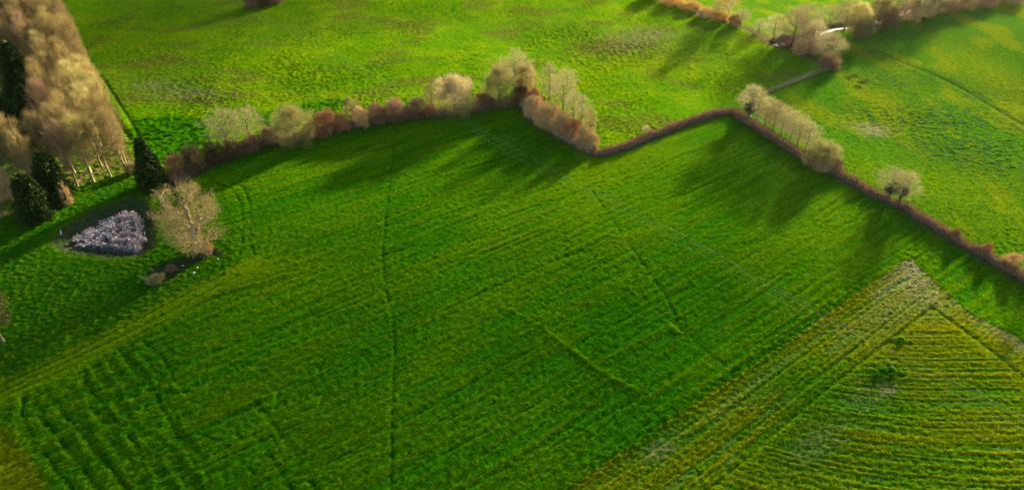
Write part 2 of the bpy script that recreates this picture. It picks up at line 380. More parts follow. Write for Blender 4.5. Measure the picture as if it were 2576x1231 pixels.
def plant_mat(name, c1, c2, vary=.35, rough=.85, trans=0.0, sc=.9):
    """base colour between c1 and c2 by noise, with a lightness that differs from plant to plant"""
    m, nt, b = new_mat(name)
    oi = nt.nodes.new('ShaderNodeObjectInfo'); g = nt.nodes.new('ShaderNodeNewGeometry')
    nz = nt.nodes.new('ShaderNodeTexNoise'); nz.inputs['Scale'].default_value = sc; nz.inputs['Detail'].default_value = 3
    nt.links.new(g.outputs['Position'], nz.inputs['Vector'])
    ad = nt.nodes.new('ShaderNodeMath'); ad.operation = 'MULTIPLY_ADD'; ad.inputs[1].default_value = .7; 
    nt.links.new(g.outputs['Random Per Island'], ad.inputs[0]); 
    sb = nt.nodes.new('ShaderNodeMath'); sb.operation = 'SUBTRACT'; sb.inputs[1].default_value = .35
    nt.links.new(nz.outputs['Fac'], sb.inputs[0]); nt.links.new(sb.outputs[0], ad.inputs[2])
    mx = nt.nodes.new('ShaderNodeMix'); mx.data_type = 'RGBA'
    mx.inputs['A'].default_value = (*c1, 1); mx.inputs['B'].default_value = (*c2, 1)
    nt.links.new(ad.outputs[0], mx.inputs['Factor'])
    mr = nt.nodes.new('ShaderNodeMapRange'); mr.inputs['To Min'].default_value = 1-vary; mr.inputs['To Max'].default_value = 1+vary
    nt.links.new(oi.outputs['Random'], mr.inputs['Value'])
    sc_ = nt.nodes.new('ShaderNodeVectorMath'); sc_.operation = 'SCALE'
    nt.links.new(mx.outputs['Result'], sc_.inputs[0]); nt.links.new(mr.outputs[0], sc_.inputs['Scale'])
    nt.links.new(sc_.outputs[0], b.inputs['Base Color'])
    b.inputs['Roughness'].default_value = rough; b.inputs['Specular IOR Level'].default_value = .1
    if trans:
        tr = nt.nodes.new('ShaderNodeBsdfTranslucent'); nt.links.new(sc_.outputs[0], tr.inputs[0])
        ms = nt.nodes.new('ShaderNodeMixShader'); ms.inputs[0].default_value = trans
        out = [n for n in nt.nodes if n.type == 'OUTPUT_MATERIAL'][0]
        nt.links.new(b.outputs[0], ms.inputs[1]); nt.links.new(tr.outputs[0], ms.inputs[2]); nt.links.new(ms.outputs[0], out.inputs[0])
    return m

M = {}
M['bark'] = plant_mat('bark', (0.115, 0.090, 0.061), (0.216, 0.173, 0.108), .2)
M['oak_bark'] = plant_mat('oak_bark', (.25,.175,.095), (.42,.31,.175), .1)
M['wood_bark'] = plant_mat('wood_bark', (.18,.135,.07), (.36,.28,.15), .25)
M['pale_bark'] = plant_mat('pale_bark', (.42,.38,.32), (.62,.58,.50), .1)
M['dark_bark'] = plant_mat('dark_bark', (.07,.055,.038), (.13,.10,.065), .2)
M['ivy'] = plant_mat('ivy_leaf', (.020,.050,.010), (.05,.09,.015), .2, .6)
M['twig_tan'] = plant_mat('twig_tan', (0.136, 0.096, 0.034), (0.308, 0.225, 0.082), .32, trans=.35)
M['twig_olive'] = plant_mat('twig_olive', (0.246, 0.207, 0.066), (0.465, 0.393, 0.139), .15, trans=.35)
M['twig_grey'] = plant_mat('twig_grey', (0.233, 0.193, 0.082), (0.423, 0.356, 0.158), .15, trans=.35)
M['twig_purple'] = plant_mat('twig_purple', (0.203, 0.120, 0.068), (0.360, 0.225, 0.128), .15, trans=.2)
M['twig_yellow'] = plant_mat('twig_yellow', (0.330, 0.270, 0.045), (0.570, 0.480, 0.098), .1, trans=.35)
M['twig_orange'] = plant_mat('twig_orange', (0.375, 0.210, 0.053), (0.630, 0.383, 0.105), .15, trans=.2)
M['twig_straw'] = plant_mat('twig_straw', (.30,.205,.070), (.54,.385,.140), .1, trans=.3)
M['twig_lime'] = plant_mat('twig_lime', (.22,.19,.060), (.38,.335,.115), .1, trans=.3)
M['blossom'] = plant_mat('blossom_petals', (.50,.34,.21), (.75,.56,.40), .05, trans=.35)
M['bramble'] = plant_mat('bramble', (0.207, 0.109, 0.064), (0.509, 0.293, 0.165), .2)
M['bramble_red'] = plant_mat('bramble_red', (0.264, 0.109, 0.057), (0.584, 0.283, 0.142), .2)
M['bramble_pale'] = plant_mat('bramble_pale', (0.377, 0.245, 0.109), (0.792, 0.547, 0.255), .2)
M['bramble_dark'] = plant_mat('bramble_dark', (0.065, 0.047, 0.021), (0.208, 0.137, 0.058), .2)
M['hedge_core'] = plant_mat('hedge_core', (0.109, 0.070, 0.046), (0.189, 0.123, 0.080), .1)
M['conifer'] = plant_mat('conifer_leaf', (0.014, 0.034, 0.005), (0.057, 0.086, 0.013), .2, .7)
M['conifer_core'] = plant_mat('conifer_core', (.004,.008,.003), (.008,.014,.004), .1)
M['pine'] = plant_mat('pine_needles', (.05,.05,.010), (.14,.11,.02), .1, .7)
M['reed'] = plant_mat('dry_reed', (0.207, 0.176, 0.182), (0.557, 0.484, 0.496), .0)
M['stone'] = plant_mat('white_stone', (.55,.53,.50), (.75,.74,.72), .1, sc=6)
M['post'] = plant_mat('fence_wood', (.26,.22,.17), (.42,.38,.31), .15, sc=5)
M['wire'] = plant_mat('galvanised_wire', (.42,.42,.36), (.55,.55,.48), .05, .5)
M['drygrass'] = plant_mat('dry_grass', (.26,.20,.10), (.46,.37,.20), .1)
M['flower'] = plant_mat('pale_flower', (.45,.50,.35), (.75,.75,.55), .0)
wm, wnt, wb = new_mat('stream_water')
wb.inputs['Base Color'].default_value = (.05,.06,.055,1); wb.inputs['Roughness'].default_value = .22; wb.inputs['Specular IOR Level'].default_value = .6
wnz = wnt.nodes.new('ShaderNodeTexNoise'); wnz.inputs['Scale'].default_value = 2.5
wbp = wnt.nodes.new('ShaderNodeBump'); wbp.inputs['Strength'].default_value = .15; wbp.inputs['Distance'].default_value = .05
wnt.links.new(wnz.outputs[0], wbp.inputs['Height']); wnt.links.new(wbp.outputs[0], wb.inputs['Normal'])
M['water'] = wm

# ------------------------------------------------------------------ mesh helpers
def make_mesh(name, v, tris=None, quads=None, mat=None, smoothed=False):
    me = bpy.data.meshes.new(name)
    v = np.asarray(v, np.float32)
    nt_ = 0 if tris is None else len(tris); nq = 0 if quads is None else len(quads)
    me.vertices.add(len(v)); me.vertices.foreach_set('co', v.ravel())
    idx = []
    if nt_: idx.append(np.asarray(tris, np.int32).ravel())
    if nq: idx.append(np.asarray(quads, np.int32).ravel())
    idx = np.concatenate(idx)
    me.loops.add(len(idx)); me.loops.foreach_set('vertex_index', idx)
    tot = np.concatenate([np.full(nt_, 3, np.int32), np.full(nq, 4, np.int32)])
    st = np.concatenate([[0], np.cumsum(tot)[:-1]]).astype(np.int32)
    me.polygons.add(nt_+nq); me.polygons.foreach_set('loop_start', st); me.polygons.foreach_set('loop_total', tot)
    if smoothed: me.polygons.foreach_set('use_smooth', np.ones(nt_+nq, bool))
    if mat: me.materials.append(mat)
    me.update(calc_edges=True)
    return me
def obj(name, me, parent=None, loc=None):
    o = bpy.data.objects.new(name, me); COL.objects.link(o)
    if parent: o.parent = parent
    if loc is not None: o.location = loc
    return o
def tag(o, label=None, cat=None, group=None, kind=None):
    if label: o['label'] = label
    if cat: o['category'] = cat
    if group: o['group'] = group
    if kind: o['kind'] = kind
    return o

def tubes(P0, P1, R0, R1, k=5):
    P0, P1 = np.asarray(P0, float), np.asarray(P1, float); R0 = np.asarray(R0, float); R1 = np.asarray(R1, float)
    n = len(P0); d = P1-P0; d /= np.linalg.norm(d, axis=1, keepdims=True)+1e-9
    ref = np.where(np.abs(d[:, 2:3]) > .9, [[1., 0, 0]], [[0, 0, 1.]])
    a = np.cross(d, ref); a /= np.linalg.norm(a, axis=1, keepdims=True)+1e-9; b = np.cross(d, a)
    th = np.arange(k)*2*np.pi/k; ca, sa = np.cos(th), np.sin(th)
    ring = a[:, None]*ca[None, :, None] + b[:, None]*sa[None, :, None]
    v = np.concatenate([P0[:, None]+ring*R0[:, None, None], P1[:, None]+ring*R1[:, None, None]], 1).reshape(-1, 3)
    base = (np.arange(n)*2*k)[:, None]; i = np.arange(k)[None]; j = (i+1) % k
    q = np.stack([base+i, base+j, base+k+j, base+k+i], -1).reshape(-1, 4)
    return v, q
def unit(a): return a/(np.linalg.norm(a, axis=-1, keepdims=True)+1e-9)
def slivers(P, D, L, W, r):
    """thin pointed twigs: start, direction, length, width"""
    n = len(P); D = unit(D); a = unit(np.cross(D, unit(r.standard_normal((n, 3)))))
    W = np.broadcast_to(W, (n,))[:, None]; L = np.broadcast_to(L, (n,))[:, None]
    v = np.stack([P-a*W*.5, P+a*W*.5, P+D*L], 1).reshape(-1, 3)
    return v, np.arange(3*n).reshape(-1, 3)
def leaves(P, D, L, W, r):
    """small rhombic leaf or spray faces"""
    n = len(P); D = unit(D); a = unit(np.cross(D, unit(r.standard_normal((n, 3)))))
    W = np.broadcast_to(W, (n,))[:, None]; L = np.broadcast_to(L, (n,))[:, None]
    v = np.stack([P, P+D*L*.5-a*W*.5, P+D*L, P+D*L*.5+a*W*.5], 1).reshape(-1, 3)
    return v, np.arange(4*n).reshape(-1, 4)

# ------------------------------------------------------------------ bare trees
def skeleton(seed, H, R, h0, ntip, prof, trunk_top=.72, forks=1, lean=.02, pen=.32):
    r = np.random.default_rng(seed)
    nodes = []; par = []
    stems = []
    for f in range(forks):
        base = np.array([0, 0, 0.]) if f == 0 else nodes[max(1, int(len(stems[0])*.22))].copy()
        prev = -1 if f == 0 else stems[0][max(1, int(len(stems[0])*.22))]
        tt = H*trunk_top*(1 if f == 0 else r.uniform(.8, 1)); nst = 12
        dirx = r.normal(0, lean, 2) + (0 if f == 0 else 1)*unit(r.normal(0, 1, 2))*.22
        st = []
        for i in range(nst+1):
            z = base[2] + (tt-base[2])*i/nst
            p = np.array([base[0]+dirx[0]*(z-base[2])+r.normal(0, .012*H*i/nst), base[1]+dirx[1]*(z-base[2])+r.normal(0, .012*H*i/nst), z])
            if f > 0 and i == 0: continue
            nodes.append(p); par.append(prev); prev = len(nodes)-1; st.append(prev)
        stems.append(st)
    tips = []
    lob = r.uniform(0, 6.28, 4)
    while len(tips) < ntip:
        z = r.uniform(h0, H); tz = (z-h0)/(H-h0)
        a = r.uniform(0, 2*np.pi)
        rad = R*prof(tz)*(1+.14*np.sin(2*a+lob[0])+.12*np.sin(3*a+lob[1]+4*tz)+.1*np.sin(5*a+lob[2]-6*tz))
        if r.uniform() > .25+.75*prof(tz): continue
        q = rad*r.uniform(.12, 1)**.55
        tips.append((q*math.cos(a), q*math.sin(a), z))
    tips = np.array(tips); tips = tips[np.argsort(np.hypot(tips[:, 0], tips[:, 1]) + .25*np.abs(tips[:, 2]-H*.55))]
    N = list(nodes); tipi = []
    for tp in tips:
        A = np.array(N); dv = tp-A; dist = np.linalg.norm(dv, axis=1); hd = np.hypot(dv[:, 0], dv[:, 1])
        cost = dist + 1.6*np.maximum(0, pen*hd - dv[:, 2]) + np.where(A[:, 2] < h0*.75, 50, 0) + np.where(dist < .25, 3, 0)
        b = int(np.argmin(cost)); p0 = A[b]; prev = b
        for k in (1, 2, 3):
            f = k/3; p = p0+(tp-p0)*f + (np.array([0, 0, -.05*dist[b]*math.sin(math.pi*f)]) + r.normal(0, .05, 3)*dist[b])*(k < 3)
            N.append(p); par.append(prev); prev = len(N)-1
        tipi.append(prev)
    N = np.array(N); par = np.array(par)
    cnt = np.zeros(len(N)); cnt[tipi] = 1
    for i in range(len(N)-1, 0, -1):
        if par[i] >= 0: cnt[par[i]] += max(cnt[i], .3)
    return N, par, np.maximum(cnt, .3), np.array(tipi), r

PROF = {
 'oval': lambda t: np.sin(np.pi*np.clip(.08+.9*t, 0, 1))**.62,
 'fan': lambda t: np.clip(.30+1.05*t, 0, 1)*np.sqrt(np.clip(1-(np.maximum(t-.55, 0)/.46)**2, 0, 1)),
 'round': lambda t: np.sqrt(np.clip(1-(2*t-1)**2, 0, 1))**.8,
 'dome': lambda t: np.clip(.72+.5*t, 0, 1)*np.sqrt(np.clip(1-t**2.2, 0, 1)),
 'narrow': lambda t: (np.clip(.45+.9*t, 0, 1))*np.sqrt(np.clip(1-t**3, 0, 1)),
}
def tree_meshes(seed, H, R, h0f, ntip, prof, twigs, twl, tww, up, rt, forks=1, top=.72, lean=.02, pen=.32):
    """returns the trunk-and-limb mesh data and the twig mesh data of one tree"""
    N, par, cnt, tipi, r = skeleton(seed, H, R, H*h0f, ntip, PROF[prof], top, forks, lean, pen)
    rad = rt*(cnt/cnt.max())**.5
    i = np.where(par >= 0)[0]
    r0 = rad[par[i]]; r1 = rad[i]; r0 = np.minimum(r0, r1*1.6+.004)
    r0[:1] = rad[0]
    v, q = tubes(N[par[i]], N[i], np.maximum(r0, .018), np.maximum(r1, .014))
    v = v.copy()
    low = v[:, 2] < .06*H
    v[low, :2] *= (1+.6*(1-v[low, 2:3]/(.06*H)).clip(0, 1.2))
    v[:, 2] = np.where(v[:, 2] < .02, v[:, 2]-.25, v[:, 2])
    # twigs
    src = np.concatenate([tipi, par[tipi], par[par[tipi]]]); wts = np.concatenate([np.full(len(tipi), .45), np.full(len(tipi), .33), np.full(len(tipi), .22)])
    pick = r.choice(src, size=twigs, p=wts/wts.sum())
    P = N[pick] + (N[par[pick]]-N[pick])*r.uniform(0, .9, (twigs, 1)) + r.normal(0, .34, (twigs, 3))*(R/4)
    cen = np.array([0, 0, H*(h0f*.5+.35)])
    out = unit(P-cen); dirb = unit(N[pick]-N[par[pick]])
    D = .55*out + .6*dirb + up*np.array([0, 0, 1.]) + .36*r.standard_normal((twigs, 3))
    L = twl*r.uniform(.45, 1.25, twigs)
    tv, tq = slivers(P, D, L, tww*r.uniform(.6, 1.3, twigs), r)
    # side shoots half way along
    k = r.integers(0, twigs, twigs)
    P2 = P[k] + unit(D[k])*(L[k]*r.uniform(.2, .8, twigs))[:, None]
    D2 = unit(D[k]) + .75*r.standard_normal((twigs, 3)) + .3*up*np.array([0, 0, 1.])
    v2, q2 = slivers(P2, D2, twl*r.uniform(.25, .7, twigs), tww*r.uniform(.5, 1., twigs), r)
    return (v, q), (np.vstack([tv, v2]), np.vstack([tq, q2+len(tv)])), N, tipi

class Proto: pass
def tree_proto(seed, H, R, h0f, ntip, prof, twigs, twl, tww, up, rt, bark, twig, **kw):
    p = Proto(); (v, q), (tv, tt), N, tipi = tree_meshes(seed, H, R, h0f, ntip, prof, twigs, twl, tww, up, rt, **kw)
    p.H, p.W = H*1.02, 2*R*1.08
    p.parts = [('trunk', make_mesh('trunk', v, None, q, M[bark], True)), ('crown', make_mesh('crown', tv, tt, None, M[twig]))]
    p.N, p.tipi = N, tipi
    return p
def recolour(p, **mats):
    """the same tree form with another bark or twig colour"""
    n = Proto(); n.H, n.W, n.N, n.tipi = p.H, p.W, p.N, p.tipi; n.parts = []
    for nm, me in p.parts:
        if nm in mats: me = me.copy(); me.materials.clear(); me.materials.append(M[mats[nm]])
        n.parts.append((nm, me))
    return n

PR = {}
PR['wood'] = [tree_proto(100+i, 17, 2.7+.25*(i % 3), .26, 170, 'fan', 3700, 1.6, .029, .95, .23, 'wood_bark', 'twig_tan', forks=1+(i % 2), top=.86) for i in range(6)]
PR['wood_pink'] = [recolour(p, crown='twig_purple') for p in PR['wood'][:2]]
PR['wood_olive'] = [recolour(p, crown='twig_olive') for p in PR['wood'][2:4]]
PR['alder'] = [tree_proto(200+i, 11, 2.9, .22, 210, 'oval', 3500, .8, .030, .35, .18, 'dark_bark', 'twig_grey', top=.75) for i in range(5)]
PR['alder_tan'] = [recolour(p, crown='twig_tan') for p in PR['alder'][:3]]
PR['ash'] = [tree_proto(250+i, 12, 4.2, .26, 240, 'round', 3900, .9, .031, .35, .22, 'dark_bark', 'twig_grey', forks=1+i % 2, top=.62) for i in range(4)]
PR['ash_purple'] = [recolour(p, crown='twig_purple') for p in PR['ash'][:2]]
PR['ash_yellow'] = [recolour(p, crown='twig_lime') for p in PR['ash'][:2]]
PR['oak'] = [tree_proto(307, 14, 6.0, .13, 230, 'round', 9000, .7, .036, .12, .62, 'oak_bark', 'twig_straw', forks=2, top=.72, lean=.05, pen=.08)]
PR['willow'] = [tree_proto(400+i, 8, 4.6, .03, 260, 'dome', 9500, .95, .036, .55, .16, 'dark_bark', 'twig_olive', forks=3, top=.6) for i in range(3)]
PR['willow_tan'] = [recolour(p, crown='twig_tan') for p in PR['willow'][:2]]
PR['birch'] = [tree_proto(500, 15, 3.4, .3, 120, 'narrow', 3600, 1.0, .034, .2, .2, 'pale_bark', 'twig_orange', forks=3, top=.85)]
PR['yellow'] = [tree_proto(520, 6, 2.0, .1, 110, 'oval', 4200, .55, .045, .5, .09, 'dark_bark', 'twig_lime', forks=2)]
def bush(seed, mat, H=3.2, R=2.6, tw=5200):
    return tree_proto(seed, H, R, .02, 120, 'dome', tw, .62, .042, .35, .07, 'dark_bark', mat, forks=3, top=.55)
PR['bush'] = [bush(600+i, 'bramble') for i in range(3)]
for nm in ('bramble_red', 'bramble_pale', 'bramble_dark', 'twig_purple', 'twig_orange', 'twig_yellow', 'twig_grey', 'twig_lime'):
    PR['bush_'+nm] = [recolour(p, crown=nm) for p in PR['bush']]
# blossom tree: a willow-like dome whose upper half carries pale blossom
pb = recolour(PR['willow'][0]); r_ = np.random.default_rng(55)
tp = pb.N[pb.tipi]; tp = tp[tp[:, 2] > 3.2]
pk = tp[r_.integers(0, len(tp), 5200)] + r_.normal(0, .42, (5200, 3)); lift = np.array([0, 0, .35])
bv, bq = leaves(pk+lift, r_.standard_normal((5200, 3)), .17, .15, r_)
pb.parts = pb.parts + [('blossom', make_mesh('blossom', bv, None, bq, M['blossom']))]
PR['blossom'] = [pb]
# ivy-clad tree
def with_ivy(p, seed):
    n = recolour(p); r = np.random.default_rng(seed); A = p.N[(p.N[:, 2] < p.H*.55) & (np.hypot(p.N[:, 0], p.N[:, 1]) < p.W*.16)]
    k = 2600; P = A[r.integers(0, len(A), k)] + r.normal(0, .26, (k, 3)); P[:, 2] = np.abs(P[:, 2])
    v, q = leaves(P, r.standard_normal((k, 3)), .26, .22, r)
    n.parts = n.parts + [('ivy', make_mesh('ivy', v, None, q, M['ivy']))]
    return n
PR['ivy_alder'] = [with_ivy(PR['alder'][0], 61)]
PR['ivy_ash'] = [with_ivy(PR['ash'][i], 62+i) for i in (0, 1)]

# ------------------------------------------------------------------ conifers
def conifer_proto(seed, H, R, n=9000, blunt=.0, core=.74, leaf='conifer'):
    r = np.random.default_rng(seed); p = Proto(); p.H, p.W = H, 2*R
    lob = r.uniform(0, 6.28, 5)
    def rad(z, a):
        t = z/H
        base = np.clip((1-t)**(.78-blunt*.3), 0, 1)*np.clip(.62+2.2*t, 0, 1)
        return R*base*(1+.13*np.sin(3*a+lob[0]+9*t)+.11*np.sin(5*a+lob[1]-14*t)+.10*np.sin(8*a+lob[2]+25*t)+.10*np.sin(z*5.2+2.2*np.sin(3*a+lob[3])+lob[4])) + .12
    z = H*r.uniform(.015, 1, n)**1.25*.985; a = r.uniform(0, 6.283, n)
    rr = rad(z, a)*r.uniform(.62, 1.04, n)
    P = np.stack([rr*np.cos(a), rr*np.sin(a), z], 1)
    out = np.stack([np.cos(a), np.sin(a), np.zeros(n)], 1)
    D = out + np.array([0, 0, .35])*(r.uniform(-1.1, 1.3, n))[:, None] + .45*r.standard_normal((n, 3))
    v, q = leaves(P, D, r.uniform(.28, .75, n), r.uniform(.16, .34, n), r)
    # dense dark interior
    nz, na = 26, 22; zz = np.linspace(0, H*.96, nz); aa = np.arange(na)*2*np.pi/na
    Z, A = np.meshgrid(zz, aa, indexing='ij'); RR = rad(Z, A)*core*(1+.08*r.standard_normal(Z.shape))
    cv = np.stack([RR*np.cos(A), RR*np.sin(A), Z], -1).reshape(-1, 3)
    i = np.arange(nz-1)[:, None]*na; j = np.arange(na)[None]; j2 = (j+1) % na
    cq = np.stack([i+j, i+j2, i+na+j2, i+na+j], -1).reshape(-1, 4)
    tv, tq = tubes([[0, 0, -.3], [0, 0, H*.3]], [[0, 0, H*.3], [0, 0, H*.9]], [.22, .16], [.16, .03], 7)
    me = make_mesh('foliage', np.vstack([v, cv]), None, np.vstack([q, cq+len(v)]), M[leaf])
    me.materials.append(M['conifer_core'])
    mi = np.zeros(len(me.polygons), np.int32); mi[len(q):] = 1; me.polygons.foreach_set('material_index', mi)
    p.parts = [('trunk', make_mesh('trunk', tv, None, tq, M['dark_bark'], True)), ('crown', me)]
    return p
PR['cypress'] = [conifer_proto(700+i, 11, 3.1) for i in range(2)]
PR['thuja'] = [conifer_proto(710+i, 10, 2.6, blunt=1.2) for i in range(2)]
PR['spruce'] = [conifer_proto(720+i, 17, 3.6, n=11000) for i in range(2)]

# ------------------------------------------------------------------ placing plants
def place(kind, u, v, vtop, wpx, name, label, cat='tree', group=None, var=None, world=None, hw=None, rz=None):
    g = G(u, v) if world is None else np.array(world)
    z = float(macro(g[0], g[1]))
    if hw is None:
        lo, hi = .3, 45.
        for _ in range(40):
            mid = (lo+hi)/2
            if project((g[0], g[1], z+mid))[1] > vtop: lo = mid
            else: hi = mid
        h = (lo+hi)/2; d = project((g[0], g[1], z+h*.6))[2]; w = wpx*d/FPX
    else: h, w = hw
    # the far side of a wide crown stands higher in the picture than its middle
    P = PR[kind]; p = P[(var if var is not None else int(rng.integers(0, 999))) % len(P)]
    if hw is None: h = max(.6, h-(0 if kind in ('thuja','cypress','spruce') else .07)*w*SP); w *= (.86 if kind in ('thuja','cypress') else 1.08)
    r = bpy.data.objects.new(name, None); COL.objects.link(r); r.empty_display_size = .5
    r.location = (g[0], g[1], z-.05); r.rotation_euler = (0, 0, rng.uniform(0, 6.28) if rz is None else rz)
    r.scale = (w/p.W, w/p.W, h/p.H)
    tag(r, label, cat, group)
    for nm, me in p.parts: obj(nm, me, r)
    return r

EXEC = []
ORD = 'first second third fourth fifth sixth seventh eighth ninth tenth eleventh twelfth thirteenth fourteenth fifteenth sixteenth seventeenth eighteenth nineteenth twentieth twenty-first twenty-second twenty-third twenty-fourth twenty-fifth'.split()

# --- the wood at the left: five planted rows running away from the viewer
ROWN = ['meadow-edge', 'second', 'third', 'fourth', 'fifth', 'sixth', 'innermost']
starts = [G(320,434), G(279,444), G(236,457), G(196,468), G(152,482), G(104,492), G(50,478)]
edge_d = unit(np.array([-40.5, 62.]))
DARK = GP([(80,262),(104,350),(34,335),(155,505),(95,545)])
for ri, st in enumerate(starts):
    k = 0
    for i in range(24):
        p = st + edge_d*(i*5.3 + (0 if i == 0 else rng.uniform(-1.3, 1.3))) + (0 if i == 0 else 1)*rng.uniform(-1, 1, 2)*.7
        if p[1] > 262: break
        if min(np.linalg.norm(DARK-p, axis=1)) < 3.6: continue
        h = rng.uniform(12.8, 17.6) if i else 15.5
        u_, v_, d_ = project((p[0], p[1], h*.6))
        if u_ < -60: continue
        ut, vt_, _d = project((p[0], p[1], h*.8))
        if (ut < 88 and 95 < vt_ < 318) or (ri in (4, 5, 6) and i == 0 and ri != 5): continue
        kind = 'wood' if rng.uniform() > .28 else ('wood_pink' if (ri >= 3) else 'wood_olive')
        place(kind, 0, 0, 0, 0, 'bare_tree', 'bare tan tree, %s from the lawn in the %s row of the wood' % (ORD[k], ROWN[ri]), 'tree', 'bare trees of the wood', world=p, hw=(h, rng.uniform(4.6, 6.8)))
        k += 1
for (u, v, vt, w, kind, lab) in [
    (80,262,104,100,'spruce','near-black tall spruce among bare crowns, the highest dark tree inside the wood'),
    (104,350,214,88,'spruce','dark spruce inside the wood, just in front of the tallest black spruce'),
    (34,335,240,100,'spruce','dark spruce at the photo edge, half hidden deep in the wood'),
    (152,507,385,82,'thuja','tall dark column-like conifer at the lawn corner, taller of a close pair'),
    (98,550,440,84,'thuja','short dark blunt-topped conifer on the lawn, lower of a close pair'),
    (388,468,345,84,'cypress','pointed dark green conifer standing alone where wood, hedgerow and lawn meet')]:
    place(kind, u, v, vt, w, 'conifer', lab, 'conifer')
place('bush_twig_tan' if 'bush_twig_tan' in PR else 'bush_bramble_pale', 172, 512, 458, 36, 'bush', 'small tan twiggy bush leaning on the tall conifer by the lawn', 'bush')
place('bush_twig_grey', 335, 432, 405, 40, 'bush', 'low pale tangle of twigs between the wood and the pointed conifer', 'bush')
place('bush_bramble_pale', 25, 500, 420, 60, 'bush', 'brown scrub at the photo edge behind the short blunt conifer', 'bush')

